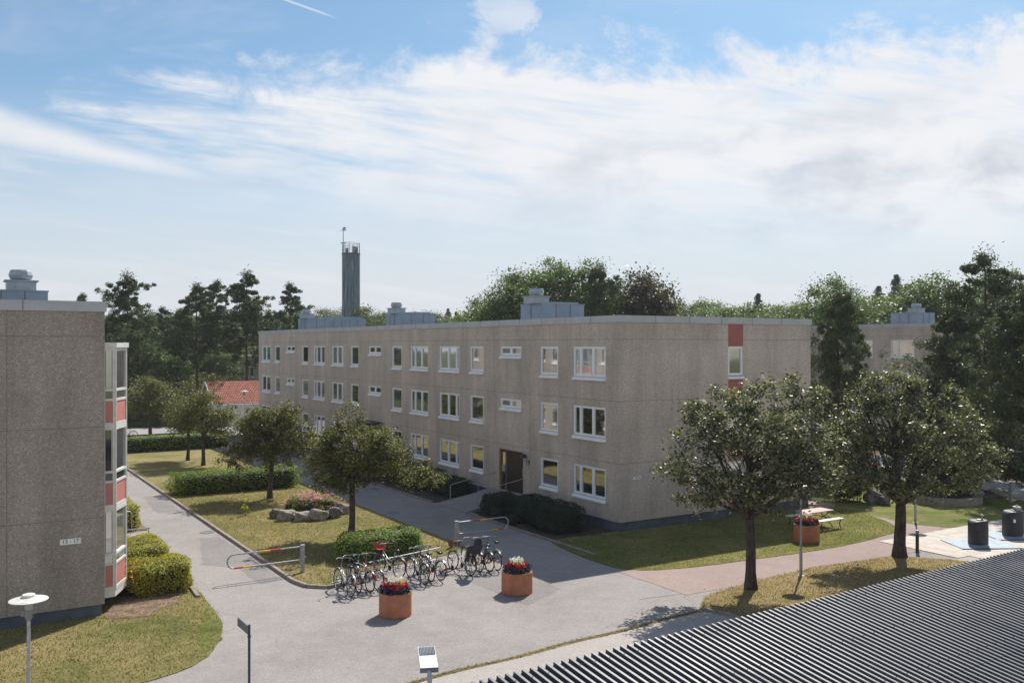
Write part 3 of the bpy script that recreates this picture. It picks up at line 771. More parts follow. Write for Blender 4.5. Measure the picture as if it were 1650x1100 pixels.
# --- the building on the left, with angled bay windows down its sunny side
LBu, LBv = toL(-12.2, 27.4)
lb_right = []
for vv in np.arange(9.0, 50, 12.0):
    for fl in range(3):
        for dx, ww, bars in ((2.6, 1.45, (.5,)), (5.2, .9, ()), (7.6, 1.45, (.5,))):
            lb_right.append((vv+dx, vv+dx+ww, 1.36, bars, fl))
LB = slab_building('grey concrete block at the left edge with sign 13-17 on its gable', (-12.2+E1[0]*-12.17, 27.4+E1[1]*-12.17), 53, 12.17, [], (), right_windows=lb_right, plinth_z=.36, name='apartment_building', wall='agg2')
W = 12.17
def bay(y0):
    """three-storey glazed bay: returns from the wall, angles outwards and runs parallel to the wall"""
    root = MB(); pts = [(W, y0), (W+.36, y0+.05), (W+.85, y0+1.15), (W+.85, y0+3.1), (W+.36, y0+4.2), (W, y0+4.25)]
    cap = [(W, y0-.03), (W+.40, y0), (W+.92, y0+1.12), (W+.92, y0+3.15), (W+.40, y0+4.25), (W, y0+4.3)]
    root.prism(cap, 8.03, 8.18, 0, None, True); root.prism([(p[0]-.0, p[1]) for p in pts], .42, .62, 0, None, True)
    inner = [(W, y0+.12), (W+.28, y0+.16), (W+.74, y0+1.18), (W+.74, y0+3.05), (W+.28, y0+4.05), (W, y0+4.1)]
    root.prism(inner, .62, 8.03, 1)
    bw = root.build('bay_window', [M['white_old'], M['black']], LB)
    fr = MB()
    lev = [.62, 3.12, 5.62, 8.03]
    for (a, b) in zip(pts[:-1], pts[1:]):
        a = Vector((*a, 0)); b = Vector((*b, 0)); d = b-a; ln = d.length; d.normalize(); n = Vector((d.y, -d.x, 0))
        nsub = 1 if ln < 1.5 else 2
        def blk(mb, s0, s1, z0, z1, o0, o1, mi=0):
            P = [a+d*s0+n*o0, a+d*s1+n*o0, a+d*s1+n*o1, a+d*s0+n*o1]
            mb.add([(p.x, p.y, z0) for p in P]+[(p.x, p.y, z1) for p in P], [(0,3,2,1), (4,5,6,7), (0,1,5,4), (1,2,6,5), (2,3,7,6), (3,0,4,7)], mi)
        blk(fr, -.03, .07, .62, 8.03, -.10, .022); blk(fr, ln-.07, ln+.03, .62, 8.03, -.10, .02)
        for k in range(nsub):
            s0 = ln*k/nsub; s1 = ln*(k+1)/nsub
            if k: blk(fr, s0-.05, s0+.05, .62, 8.03, -.10, .021)
            for i in range(3):
                zb, zt = lev[i], lev[i+1]
                blk(fr, s0+.07, s1-.07, zb, zb+.12, -.10, .018); blk(fr, s0+.07, s1-.07, zt-.10, zt, -.10, .019)
                pn = MB(); dk = MB(); gl = MB()
                blk(pn, s0+.07, s1-.07, zb+.12, zb+.78, -.06, -.01)
                blk(fr, s0+.07, s1-.07, zb+.78, zb+.85, -.10, .017)
                blk(dk, s0+.07, s1-.07, zb+.85, zb+1.08, -.06, -.012)
                blk(fr, s0+.07, s1-.07, zb+1.08, zb+1.15, -.10, .024)
                blk(gl, s0+.10, s1-.10, zb+1.15, zt-.10, -.05, -.03)
                gl.build('glass', [M['glass']], bw); pn.build('red_panel', [M['salmon']], bw); dk.build('spandrel_glass', [M['glass']], bw)
    fr.build('bay_frame', [M['white_old']], bw)
for y0 in (.42, 18.5, 31.0, 43.5): bay(y0)
ss = MB(); sign_plate(LB, W-.93, 8.1-(873-556)*26.8/F, .56, .165, '13 - 17')
roof_unit(LB, 'roof_unit', W-3.85, 9, Z1-.2, 3.1, 2.6, .95, (2.25, .9))


# --- the block behind on the right
RBc = (38.1, 68.2)
rw = []
for (a, b, hh, bars, fls) in ((1.2, 3.4, .55, (.5,), (0, 1, 2)), (5.2, 7.2, 1.36, (.5,), (0, 1, 2)), (9.0, 11.2, 1.36, (.3,), (0, 1, 2)), (13, 15.2, 1.36, (.3,), (0, 1, 2)), (17.4, 18.4, 1.36, (), (0, 1, 2)), (20.5, 22.6, 1.36, (.5,), (0, 1, 2)), (25, 27, 1.36, (.5,), (0, 1, 2))):
    for fl in fls: rw.append((a, b, hh, bars, fl))
RB = slab_building('grey concrete block half hidden by dark pines at the right edge', RBc, 48, 12.17, rw, z_off=.5)
bb = MB(); bb.box(.2, .2, -.6, 12, 47.8, -.3); bb.build('foundation', [M['plinth']], RB)
roof_unit(RB, 'roof_unit', 2.2, 10.2, Z1-.2, 2.4, 2.6, 1.2, (1.0, .8)); 
# --- pale house glimpsed between the pines
Yh = 128; x0 = (384-CX)/F*Yh
HB = empty('apartment_building', (x0, Yh, 0), 0, 'pale grey block glimpsed between the pines left of the long building', 'apartment block')
w = MB(); holes = [(.9+3.2*i, 2.2+3.2*i, .9+2.8*j, 2.3+2.8*j) for i in range(4) for j in range(2)]
T = lambda a, o, z: (a, -o, z)
facade(w, T, 14, 0, 6.4, holes); w.box(.0, .132, 0, 14, 9, 6.39, 0); w.build('wall', [M['agg'], M['joint']], HB)
r = MB(); r.box(-.2, -.2, 6.401, 14.2, 9.2, 6.65); r.build('roof', [M['fascia']], HB)
for (a, b, c, d) in holes: place_window(HB, (a, 0, c), 0, b-a, d-c, (.5,))

# --- little house with the red tiled roof
sx0 = toL(*( (342-CX)/F*92, 92))
SH = empty('garden_house', (*L(sx0[0]+.3, sx0[1]), 0), ANG, 'small white-gabled house with red clay tile roof behind the lawn trees', 'small house')
w = MB(); Lh, Wh, ze, zr = 9.5, 5.6, 2.35, 4.25     # ridge along local x
w.box(0, 0, 0, Lh, Wh, ze); w.add([(0, 0, ze), (0, Wh, ze), (0, Wh/2, zr)], [(0, 2, 1)]); w.add([(Lh, 0, ze), (Lh, Wh, ze), (Lh, Wh/2, zr)], [(0, 1, 2)])
M['whitewall'] = simple('white boards', (.62,.62,.58), .7)
w.build('wall', [M['whitewall']], SH)
r = MB(); oh = .35; dzr = (zr-ze)/(Wh/2)
ns = 26
for side in (0, 1):
    for i in range(60):     # barrel rows modelled as ribs
        xa = -oh+(Lh+2*oh)*i/60; xb = -oh+(Lh+2*oh)*(i+1)/60; xm = (xa+xb)/2
        ya, yb = (-oh, Wh/2) if side == 0 else (Wh+oh, Wh/2); za = ze-oh*dzr+.08; zb = zr+.08
        vs = [(xa, ya, za), (xm, ya, za+.06), (xb, ya, za), (xa, yb, zb), (xm, yb, zb+.06), (xb, yb, zb)]
        r.add(vs, [(0, 1, 4, 3), (1, 2, 5, 4)] if side == 0 else [(3, 4, 1, 0), (4, 5, 2, 1)], 0)
r.build('roof', [M['tile']], SH)
bgd = MB()
for xx in (-oh-.02, Lh+oh+.02):
    bgd.bar((xx, -oh-.05, ze-oh*dzr), (xx, Wh/2, zr+.06), .05, .22); bgd.bar((xx, Wh+oh+.05, ze-oh*dzr), (xx, Wh/2, zr+.06), .05, .22)
bgd.bar((-oh, -oh-.06, ze-oh*dzr-.02), (Lh+oh, -oh-.06, ze-oh*dzr-.02), .1, .1)
bgd.build('bargeboard', [M['white']], SH)

# --- chimney tower
Yt = 150; xt = (565.6-CX)/F*Yt; zt = H+(HY-408)*Yt/F
TW = empty('tower', (xt, Yt, 0), 0, 'tall blue-grey cylindrical tower with railing and mast behind the long building', 'tower')
rt = 14.3/F*Yt
t = MB(); prof = []
nn = 64; vs = []; fs = []
for j in range(nn):
    rr = rt*(1 if j % 4 else .965); a = 2*PI*j/nn
    vs += [(rr*math.cos(a), rr*math.sin(a), 0), (rr*math.cos(a), rr*math.sin(a), zt)]
for j in range(nn): fs.append((2*j, 2*((j+1) % nn), 2*((j+1) % nn)+1, 2*j+1))
t.add(vs, fs); t.lathe([(rt*1.03, zt-.25), (rt*1.03, zt), (0, zt)], 32, 1); t.build('shaft', [M['tower'], M['plinth']], TW)
rl = MB(); rr = rt*.97
for h in (.55, 1.1, 1.65): rl.tube([(rr*math.cos(2*PI*i/24), rr*math.sin(2*PI*i/24), zt+h) for i in range(24)], .035, 6, closed=True)
for i in range(12): rl.tube([(rr*math.cos(2*PI*i/12), rr*math.sin(2*PI*i/12), zt), (rr*math.cos(2*PI*i/12), rr*math.sin(2*PI*i/12), zt+1.66)], .04, 6)
rl.build('railing', [M['galv']], TW)
st = MB(); st.lathe([(.32, 0), (.32, 1.0), (.36, 1.05), (0, 1.1)], 12, 0, (.55, -.2, zt)); st.lathe([(.28, 0), (.28, .85), (0, .9)], 12, 0, (-.7, .1, zt)); st.box(.9, -.5, zt, 1.2, -.2, zt+.9); st.build('flue', [M['lampgrey']], TW)
ms = MB(); mx = -rt*.87; ms.tube([(mx, 0, zt), (mx, 0, zt+4.2)], [.09, .05], 8)
ms.bar((mx-.45, 0, zt+1.7), (mx+.5, 0, zt+1.7), .25, .12)
ms.build('mast', [M['duct_light']], TW)
vn = MB(); zz = zt+4.0
vn.bar((mx-.5, 0, zz-.35), (mx+.35, 0, zz-.35), .05, .05); vn.add([(mx-.15, 0, zz), (mx+.1, 0, zz+.35), (mx+.5, 0, zz+.2), (mx+.15, 0, zz-.1)], [(0, 1, 2, 3)])
vn.add([(mx-.25, .02, zz-.2), (mx+.05, .02, zz+.15), (mx+.4, .02, zz-.05), (mx+.55, .02, zz-.25)], [(0, 1, 2, 3)]); vn.build('wind_vane', [M['duct']], TW)

# --- corrugated roof in the foreground
u0, u1, ve = -19.9, 12.0, -19.72
CR = empty('shed', (*L(u0, ve), 0), ANG+.04, 'low shed with dark ribbed metal roof filling the bottom right corner', 'shed')
P_ = .148; tan = .153; dep = 15.0; hrib = .056
r = MB(); k = int((u1-u0)/P_)
prof = []
for i in range(k):
    a = i*P_; prof += [(a, 0), (a+.070, 0), (a+.078, hrib), (a+.124, hrib), (a+.140, 0)]
prof.append((k*P_, 0))
zt_ = 3.2
seg = 5
for q in range(seg):
    y0, y1 = -dep*q/seg, -dep*(q+1)/seg-.0
    vs = []; 
    lap = .004*(seg-q)
    for (x, z) in prof: vs += [(x, y0, zt_+y0*tan+z+lap), (x, y1, zt_+y1*tan+z+lap)]
    r.add(vs, [(2*i, 2*i+1, 2*i+3, 2*i+2) for i in range(len(prof)-1)])
r.build('roof', [M['sheet']], CR)
sc = MB(); rs = random.Random(3)
for j in range(9):
    for i in range(2, k, 2):
        y = -.25-j*1.2; x = i*P_+.098; z = zt_+y*tan+hrib+.02; sc.box(x-.007, y-.007, z, x+.007, y+.007, z+.008)
sc.build('roof_screw', [M['black']], CR)['kind'] = 'stuff'
w = MB(); w.box(.4, -dep+.4, 0, k*P_-.4, -.45, zt_-dep*tan-.1); w.box(.4, -.75, 0, k*P_-.4, -.45, zt_-.25)
w.build('wall', [M['door']], CR)
fa = MB(); fa.box(.05, -.05, zt_-.22, k*P_-.05, -.02, zt_-.015); fa.build('fascia_board', [M['black']], CR)

# ------------------------------------------------------------------ trees in the yard
sz = 4.0
m1 = broadleaf('tree', 11, 2.35, .185, [(-.1,0,4.6,1.9,2.0,1.5), (-2.1,-.3,4.1,.9,1.2,.8), (-1.5,0,5.2,.9,1.0,.8), (1.7,.3,4.7,1.3,1.4,1.2), (-.1,.2,6.0,1.1,1.2,.7), (1.9,.5,6.2,.65,.7,.8), (-.9,-.6,3.3,1.2,1.2,.6), (-2.0,.4,3.2,.7,.8,.55), (1.3,-.5,3.55,1.1,1.2,.55), (2.2,0,3.8,.75,.9,.75), (.4,.3,2.9,.8,1.0,.4)],
               235, 210, .122, M['leaf_beam2'], spread=.185)
tree('broadleaf_tree', m1, G(1211, 949), 'large glossy-leaved tree beside the round flower pot and picnic table, in front of the gable')
m2 = broadleaf('tree', 23, 2.0, .235, [(-.3,0,4.9,1.6,1.9,1.3), (-1.8,.2,4.5,.9,1.2,1.0), (1.4,.1,4.4,1.4,1.5,1.0), (3.0,-.1,3.8,.85,1.1,.65), (-.2,.2,6.4,1.0,1.3,.7), (-1.3,.3,6.0,.7,.9,.6), (1.2,-.4,6.0,.8,1.0,.7), (-1.5,-.6,3.2,1.0,1.1,.55), (1.6,-.7,3.1,1.1,1.1,.5), (2.4,.2,5.0,.7,.9,.6), (0,-1.0,3.0,1.0,1.0,.5)],
               245, 210, .124, M['leaf_beam2'], spread=.185)
tree('broadleaf_tree', m2, G(1450, 897), 'wide glossy-leaved tree with thick forked trunk beside the black bollard')
m3 = broadleaf('tree', 31, 2.35, .14, [(.2,0,3.6,1.6,1.6,1.0), (-.95,.1,3.0,1.0,1.1,.9), (-.15,0,4.95,.5,.6,.6), (1.5,-.1,3.2,1.1,1.1,.75), (2.8,-.2,2.6,.85,.9,.45), (3.6,-.2,2.35,.5,.6,.3), (1.0,.2,4.3,.9,.9,.45), (-.9,0,4.0,.7,.8,.5), (.1,-.4,2.5,1.0,1.0,.5)],
               260, 170, .105, M['leaf_beam'], spread=.18)
tree('broadleaf_tree', m3, G(566, 865), 'dark-leaved lawn tree with low right branch, between the rose bed and the oval hedge')
m4 = broadleaf('tree', 41, 2.2, .14, [(.0,0,3.2,1.4,1.5,1.0), (-1.2,.1,3.3,.95,1.0,.9), (1.15,.1,3.4,1.0,1.1,1.0), (-.7,0,4.3,.7,.8,.55), (.9,0,4.5,.7,.8,.55), (-1.6,0,2.2,.8,.9,.6), (.3,-.3,2.3,.9,.9,.45)],
               220, 165, .115, M['leaf_beam'], spread=.19)
tree('broadleaf_tree', m4, G(435, 803), 'dark-leaved lawn tree behind the small yellow sapling')
m5 = broadleaf('tree', 51, 2.0, .13, [(0,0,3.4,1.7,1.6,1.2), (-.9,.1,3.0,1.1,1.1,.9), (.9,.1,3.1,1.2,1.1,1.0), (.1,0,4.5,.9,.9,.6)], 170, 130, .12, M['leaf_beam'], spread=.25)
tree('broadleaf_tree', m5, G(327, 750), 'lawn tree just left of the red roofed house')
tree('broadleaf_tree', m5, G(303, 742), 'thin lawn tree just before the far clipped hedge', rz=2.1, sc=.95)
tree('broadleaf_tree', m5, G(243, 708), 'brownish tree standing behind the far clipped hedge', rz=4.0, sc=(1.25, 1.25, 1.05))
ms_ = broadleaf('shrub', 61, .6, .08, [(0,0,1.5,1.5,1.3,1.3), (.6,0,2.6,.9,.9,1.0), (-.7,.2,1.9,.9,.9,1.0)], 90, 130, .10, M['leaf_beam'], spread=.25)
hedge('shrub', 30, G(1362, 808), 2.7, 2.2, 3.3, .3, 'tall dark shrub at the right corner of the long block', 'shrub', mat='leaf_beam', n=13000, size=.11, p=.95, rough=.22)
hedge('shrub', 31, G(1518, 803), 3.3, 2.8, 2.7, .3, 'dark shrub growing inside the round stone rim', 'shrub', mat='hedge', n=15000, size=.12, p=.9, rough=.22)
# sapling, yellow-green
sp = broadleaf('sapling', 71, .25, .015, [(0,0,.45,.22,.2,.3)], 12, 12, .11, M['hedge_yel'], spread=.07)
tree('sapling', sp, G(396, 831), 'small yellow-leaved sapling alone on the lawn', 'sapling', sc=1.15)

# ------------------------------------------------------------------ hedges and bushes
def Lc(u, v): return L(u, v)
hedge('hedge', 1, L(-8.7-1.9, 1.35), 3.5, 1.7, .98, ANG, 'bright green clipped bush directly behind the bicycles', n=12500, size=.085, p=.5, mat='hedge', rough=.07)
hedge('hedge', 2, L(-10.9, 20.6), 7.4, 2.0, 1.12, ANG, 'long clipped green hedge across the middle of the lawn', n=15000, size=.09, p=.25, mat='hedge')
hedge('hedge', 3, L(-11.0, 43.0), 12.5, 1.5, 1.15, ANG+.02, 'far long clipped hedge between the lawn and the street', n=13000, size=.11, p=.22, mat='hedge')
hedge('hedge', 4, L(-18.8, .85), 2.15, 1.8, 1.0, ANG, 'nearest rounded bush beside the left path, yellow blossoms on its left end', n=14500, size=.07, p=.45, mat='hedge_yel', rough=.10)
hedge('hedge', 5, L(-18.75, 4.5), 1.8, 3.2, .95, ANG, 'flat-topped yellow-green hedge behind the nearest rounded bush', n=13500, size=.07, p=.42, mat='hedge_yel', rough=.08)
hedge('hedge', 6, L(-18.3, 13.2), 1.7, 4.2, 1.1, ANG, 'farther yellow-green hedge beyond the left entrance path', n=9500, size=.08, p=.3, mat='hedge_yel')
hedge('shrub', 7, L(-20.0, 4.2), 1.0, 1.2, .8, ANG, 'small loose green plant beside the bay window', 'shrub', n=1600, size=.11, p=.8, mat='hedge')
fb = np.random.default_rng(9); P0 = np.array([*L(-19.7, .3), .72])
c = P0+fb.normal(size=(150, 3))*np.array([.22, .30, .20]); o = bpy.data.objects.new('blossoms', leaf_mesh('blossoms', leaf_arrays(fb, c, .07, .8), M['fl_yellow'])); C.objects.link(o); o.parent = bpy.data.objects['hedge.003']; o.matrix_parent_inverse = Matrix.LocRotScale(bpy.data.objects['hedge.003'].location, bpy.data.objects['hedge.003'].rotation_euler, None).inverted()
hedge('hedge', 11, L(-1.95, 2.0), 2.0, 2.5, 1.15, ANG, 'dark yew bush nearest the corner of the long block', n=9000, size=.07, p=.5, mat='hedge_dark', rough=.12)
hedge('hedge', 12, L(-1.7, 4.4), 2.0, 2.7, 1.1, ANG, 'dark yew bush in the middle of the bed right of the door', n=9000, size=.07, p=.6, mat='hedge_dark', rough=.12)
hedge('hedge', 13, L(-2.2, 6.3), 1.7, 1.6, 1.05, ANG, 'dark yew bush touching the right handrail of entrance 19', n=6000, size=.07, p=.6, mat='hedge_dark', rough=.12)
hedge('hedge', 14, L(-1.5, 12.6), 1.7, 2.6, .95, ANG, 'dark yew bush touching the left handrail of entrance 19', n=6000, size=.07, p=.5, mat='hedge_dark', rough=.10)
hedge('hedge', 15, L(-1.7, 17.0), 2.0, 5.6, 1.1, ANG, 'long dark yew bush under the ground floor windows', n=9000, size=.08, p=.4, mat='hedge_dark', rough=.10)
hedge('shrub', 16, L(-2.9, 4.0), .6, .6, .45, ANG, 'small brownish plant at the kerb before the dark yews', 'shrub', n=700, size=.08, p=.8, mat='leaf_dark')
hedge('shrub', 17, L(-2.7, 5.6), .8, .9, .5, ANG, 'low reddish-brown plant right of the entrance ramp', 'shrub', n=1200, size=.07, p=.7, mat='leaf_dark')

# rose bed and its boulders
rbc = G(503, 826)
rng = np.random.default_rng(77)
hedge('rose_bush', 18, rbc, 3.0, 1.7, .75, ANG*.3, 'pink flowering rose bush ringed by boulders on the lawn', 'rose bush', n=5200, size=.085, p=.8, mat='hedge', rough=.18)
rb = bpy.data.objects['rose_bush']
c = []
for i in range(95):
    a = rng.uniform(0, 2*PI); q = math.sqrt(rng.random()); x = math.cos(a)*q*1.55; y = math.sin(a)*q*.85; z = .95*(1-q*q*.55)*rng.uniform(.75, 1.1)
    c.append(np.array([x, y, z])+rng.normal(size=(16, 3))*.075)
o = bpy.data.objects.new('blossoms', leaf_mesh('blossoms', leaf_arrays(rng, np.concatenate(c), .085, .85), M['pink'])); C.objects.link(o); o.parent = rb
rk = [(448, 838, .75, .6, .55, 'leftmost dark boulder of the rose bed ring', 'rockdark'), (464, 842, .95, .65, .66, 'long sloping boulder second from the left of the rose bed ring', 'rock'),
      (489, 843, .82, .6, .60, 'square boulder third from the left of the rose bed ring', 'rock'), (512.5, 842, 1.0, .65, .66, 'pale rounded boulder in the middle front of the rose bed ring', 'rock'),
      (538, 838, .85, .65, .66, 'dark grey boulder fourth in front of the rose bed, right of the pale one', 'rockdark'), (553, 832, .62, .6, .66, 'rightmost pale boulder of the rose bed ring, nearest the tree trunk', 'rock')]
for i, (x, y, a, b, h_, lab, mt) in enumerate(rk): rock('boulder', 100+i, G(x, y-4), a*.92, b*.9, h_*.86, lab, mt, rz=.2*i, group='boulders around the rose bed')
# stones on the right
rock('boulder', 120, G(1409, 811), .95, .8, .85, 'dark square boulder on the grass left of the forked tree trunk', 'rockdark')
rock('boulder', 122, G(1424, 813), .6, .6, .65, 'smaller dark boulder touching the right side of the square one', 'rockdark')
rock('boulder', 121, G(1606, 800), 1.35, .9, .48, 'flat boulder on the grass below the far red and yellow barrier', 'rock', rz=.3)
rock('boulder', 123, G(1641, 731), 1.2, .9, .5, 'pale flat rock by the pines before the far right block', 'rock')
rock('boulder', 124, G(1630, 737), .6, .6, .9, 'small upright dark stone by the pines before the far right block', 'rockdark')
# round planter rim
rm = MB(); cx, cy = G(1518, 806)
rm.lathe([(1.55, -.02), (1.55, .36), (1.90, .36), (1.90, -.02)], 40, 0); rm.lathe([(0, .27), (1.55, .27)], 40, 1)
o = rm.build('planter_rim', [M['kerb'], M['soil']], loc=(cx, cy, 0)); tag(o, 'low round stone rim enclosing the dark shrub on the right lawn', 'planter')

# ------------------------------------------------------------------ flower pots
def pot(loc, r, h, seed, label):
    e = empty('flower_pot', (*loc, 0), 0, label, 'flower pot', 'round terracotta coloured flower pots')
    p = MB(); p.lathe([(r-.015, 0), (r, .02), (r, h-.02), (r-.015, h), (r-.075, h), (r-.075, h-.12)], 48); p.build('pot', [M['terracotta']], e)
    s = MB(); s.lathe([(0, h-.07), (r-.076, h-.09)], 32); s.build('soil', [M['soil']], e)
    rng = np.random.default_rng(seed)
    def blob(name, mat, n, r0, r1, zc, zs, size, sect=None):
        c = []
        for _ in range(n):
            a = rng.uniform(0, 2*PI) if sect is None else rng.uniform(*sect); q = math.sqrt(rng.uniform(r0**2, r1**2))
            c.append(np.array([math.cos(a)*q, math.sin(a)*q, h+zc*(1-.55*(q/r)**2)+rng.uniform(-zs, zs)])+rng.normal(size=(9, 3))*.032)
        o = bpy.data.objects.new(name, leaf_mesh(name, leaf_arrays(rng, np.concatenate(c), size, .8), mat)); C.objects.link(o); o.parent = e
    blob('leaves', M['hedge'], 80, 0, r*.9, .06, .05, .075)
    blob('violet_flowers', M['fl_blue'], 110, r*.62, r*.95, .17, .05, .055)
    blob('red_flowers', M['fl_red'], 58, r*.25, r*.72, .22, .05, .075)
    blob('yellow_flowers', M['fl_yellow'], 30, r*.15, r*.5, .26, .04, .055)
    blob('white_flowers', M['fl_white'], 36, 0, r*.38, .36, .05, .075)
def gc(x, y, r): X, Y = G(x, y); return (X*(Y+r)/Y, Y+r)
pot(gc(637, 997.5, .49), .49, .70, 1, 'round flower pot nearest the camera, on the asphalt before the bicycles')
pot(gc(833, 960.5, .51), .51, .70, 2, 'round flower pot right of the bicycles at the shadow tip')
pot(gc(1299.5, 876, .53), .53, .72, 3, 'round flower pot beside the picnic table on the grass')

# ------------------------------------------------------------------ barriers
def barrier(base, ang, ln, label, long_bands=False):
    e = empty('barrier_gate', (*base, 0), ang, label, 'barrier', 'red and yellow banded loop barriers')
    p = MB(); p.box(-.06, -.06, 0, .06, .06, .98); p.box(-.075, -.075, .98, .075, .075, .995); p.tube([(-.12, 0, .55), (.12, 0, .55)], .02, 8); p.box(.06, -.04, .42, .13, .04, .50)
    p.build('post', [M['galv']], e)
    a = MB(); zt, zb, rr = .93, .46, .235; pts = [(.06, 0, zt)]+[(ln-rr+rr*math.sin(t), 0, (zt+zb)/2+rr*math.cos(t)) for t in np.linspace(0, PI, 12)]+[(.10, 0, zb)]
    a.tube(pts, .028, 10); a.build('arm', [M['galv']], e)
    b = MB()
    def band(x0, x1, z, mi): b.tube([(x0, 0, z), (x1, 0, z)], .0305, 10, mi)
    if long_bands:
        for i in range(6): band(ln*.30+i*.22, ln*.30+i*.22+.22, zb, i % 2)
        band(ln*.38, ln*.50, zt, 0); band(ln*.50, ln*.60, zt, 1)
    else:
        band(ln*.28, ln*.42, zt, 0+1 if False else 1) if False else None
        band(ln*.30, ln*.44, zt, 1); band(ln*.44, ln*.58, zt, 0)
        band(ln*.66, ln*.80, zb, 0) ; band(ln*.80, ln*.96-.12, zb, 1)
    b.build('band', [M['yellow'], M['redband']], e)
    return e
barrier(G(487.5, 922), ANG+PI, 2.65, 'loop barrier standing open beside the left path, in sun')
e2 = barrier(G(736, 878.5), ANG, 2.45, 'loop barrier right of the oval hedge, above the bicycles')
barrier(G(1628, 809), ANG+PI/2, 2.5, 'far loop barrier by the shaded street at the right edge', True)

# ------------------------------------------------------------------ bicycles
BM = {k: simple(k+' paint', c, .3, m_, .6) for k, c, m_ in (('silver', (.27,.28,.29), .5), ('black bike', (.02,.02,.025), .0), ('red bike', (.42,.02,.025), 0), ('white bike', (.50,.50,.48), 0), ('beige', (.50,.40,.24), .1), ('blue bike', (.03,.05,.10), 0))}
M['wicker'] = simple('brown wicker', (.22,.11,.07), .8, var=.4, scale=20)
M['reflector'] = simple('orange reflector', (.75,.12,.02), .3)
def wheel_mesh():
    t = MB(); r = .33; t.tube([(r*math.cos(a), 0, r*math.sin(a)) for a in np.linspace(0, 2*PI, 36, endpoint=False)], .019, 7, 0, closed=True)
    w = MB(); w.tube([(.308*math.cos(a), 0, .308*math.sin(a)) for a in np.linspace(0, 2*PI, 36, endpoint=False)], .011, 6, 0, closed=True)
    for i in range(18):
        a = 2*PI*i/18; w.tube([(.02*math.cos(a+.5), .02*(-1)**i, .02*math.sin(a+.5)), (.30*math.cos(a), 0, .30*math.sin(a))], .0022, 3, 0, cap=False)
    w.tube([(0, -.045, 0), (0, .045, 0)], .022, 8)
    return w.mesh('bicycle rim', [M['chrome']]), t.mesh('bicycle tyre', [M['rubber']])
WHm = wheel_mesh()
def bike(rear_px, ang, col, label, step=True, basket=None, seat_bag=None, child=False, guard='black', lean=.07, steer=0, saddle_h=.93):
    """origin under the rear wheel contact, +X forward"""
    e = empty('bicycle', (*G(*rear_px), 0), ang, label, 'bicycle'); e.rotation_euler = (lean, 0, ang)
    wb = 1.08; rw, fwz = (0, 0, .35), (wb, 0, .35); bb = (.44, 0, .29); st = (.34, 0, .62); hd = (.90, 0, .80); hb = (.935, 0, .66)
    f = MB(); q = .017
    f.tube([bb, (.29, 0, .80)], q, 8)
    if step: f.tube([bb, (.62, 0, .42), hb], q*1.25, 8); f.tube([(.36, 0, .52), (.62, 0, .56), hd], q, 8)
    else: f.tube([bb, hb], q*1.1, 8); f.tube([(.31, 0, .76), hd], q, 8)
    f.tube([hb, (.89, 0, .88)], .021, 8)
    for s in (-1, 1):
        f.tube([(bb[0], .03*s, bb[2]), (0, .055*s, .35)], .010, 6); f.tube([(.31, .02*s, .74), (0, .055*s, .35)], .009, 6)
    f.build('frame', [BM[col]], e)
    fk = MB()
    for s in (-1, 1): fk.tube([(.935, .045*s, .66), (.98, .05*s, .52), (wb, .05*s, .35)], .011, 6)
    fk.build('fork', [BM[col]], e)
    for p in (rw, fwz):
        w = link('wheel', WHm[0], e, p, 0); link('tyre', WHm[1], w)
    g = MB()
    for cx, a0, a1 in ((0, .15, 2.9), (wb, .5, 2.9)):
        n = 12; vs = []
        for i in range(n+1):
            a = a0+(a1-a0)*i/n
            for y in (-.028, .028): vs.append((cx+.372*math.cos(a), y, .35+.372*math.sin(a)))
        g.add(vs, [(2*i, 2*i+1, 2*i+3, 2*i+2) for i in range(n)], 0, True)
    g.build('mudguard', [BM[guard] if guard in BM else M[guard]], e)
    h = MB(); h.tube([(.89, 0, .86), (.875, 0, 1.02), (.91, 0, 1.06)], .013, 8)
    h.tube([(.62, -.27, 1.04), (.75, -.28, 1.07), (.88, -.16, 1.08), (.91, 0, 1.06), (.88, .16, 1.08), (.75, .28, 1.07), (.62, .27, 1.04)], .011, 8)
    hb_ = h.build('handlebar', [M['chrome']], e)
    gr = MB(); gr.tube([(.61, -.268, 1.038), (.73, -.279, 1.066)], .018, 8); gr.tube([(.61, .268, 1.038), (.73, .279, 1.066)], .018, 8); gr.build('grip', [M['rubber']], hb_)
    sd = MB(); sd.tube([(.29, 0, .78), (.26, 0, saddle_h-.04)], .013, 8, 1)
    sd.add([(.08, -.10, saddle_h), (.08, .10, saddle_h), (.24, .075, saddle_h+.01), (.40, .02, saddle_h), (.40, -.02, saddle_h), (.24, -.075, saddle_h+.01), (.10, 0, saddle_h+.035), (.26, 0, saddle_h+.03), (.39, 0, saddle_h+.015), (.12, -.06, saddle_h-.05), (.12, .06, saddle_h-.05), (.34, 0, saddle_h-.04)],
           [(0, 5, 7, 6), (6, 7, 2, 1), (5, 4, 8, 7), (7, 8, 3, 2), (0, 6, 1), (9, 5, 0), (1, 2, 10), (9, 11, 4, 5), (2, 3, 11, 10), (0, 1, 10, 9), (3, 4, 11), (3, 8, 4)], 0, True)
    sd.build('saddle', [M['black'], M['chrome']], e)
    ck = MB(); ck.lathe([(.095, -.004), (.095, .004), (0, .004)], 20); ck.xform(Matrix.Translation(bb) @ Matrix.Rotation(PI/2, 4, 'X') @ Matrix.Translation((0, 0, -.05)))
    ck.bar((bb[0], .07, bb[2]), (bb[0]+.12, .07, bb[2]-.12), .012, .022); ck.bar((bb[0], -.07, bb[2]), (bb[0]-.12, -.07, bb[2]+.12), .012, .022)
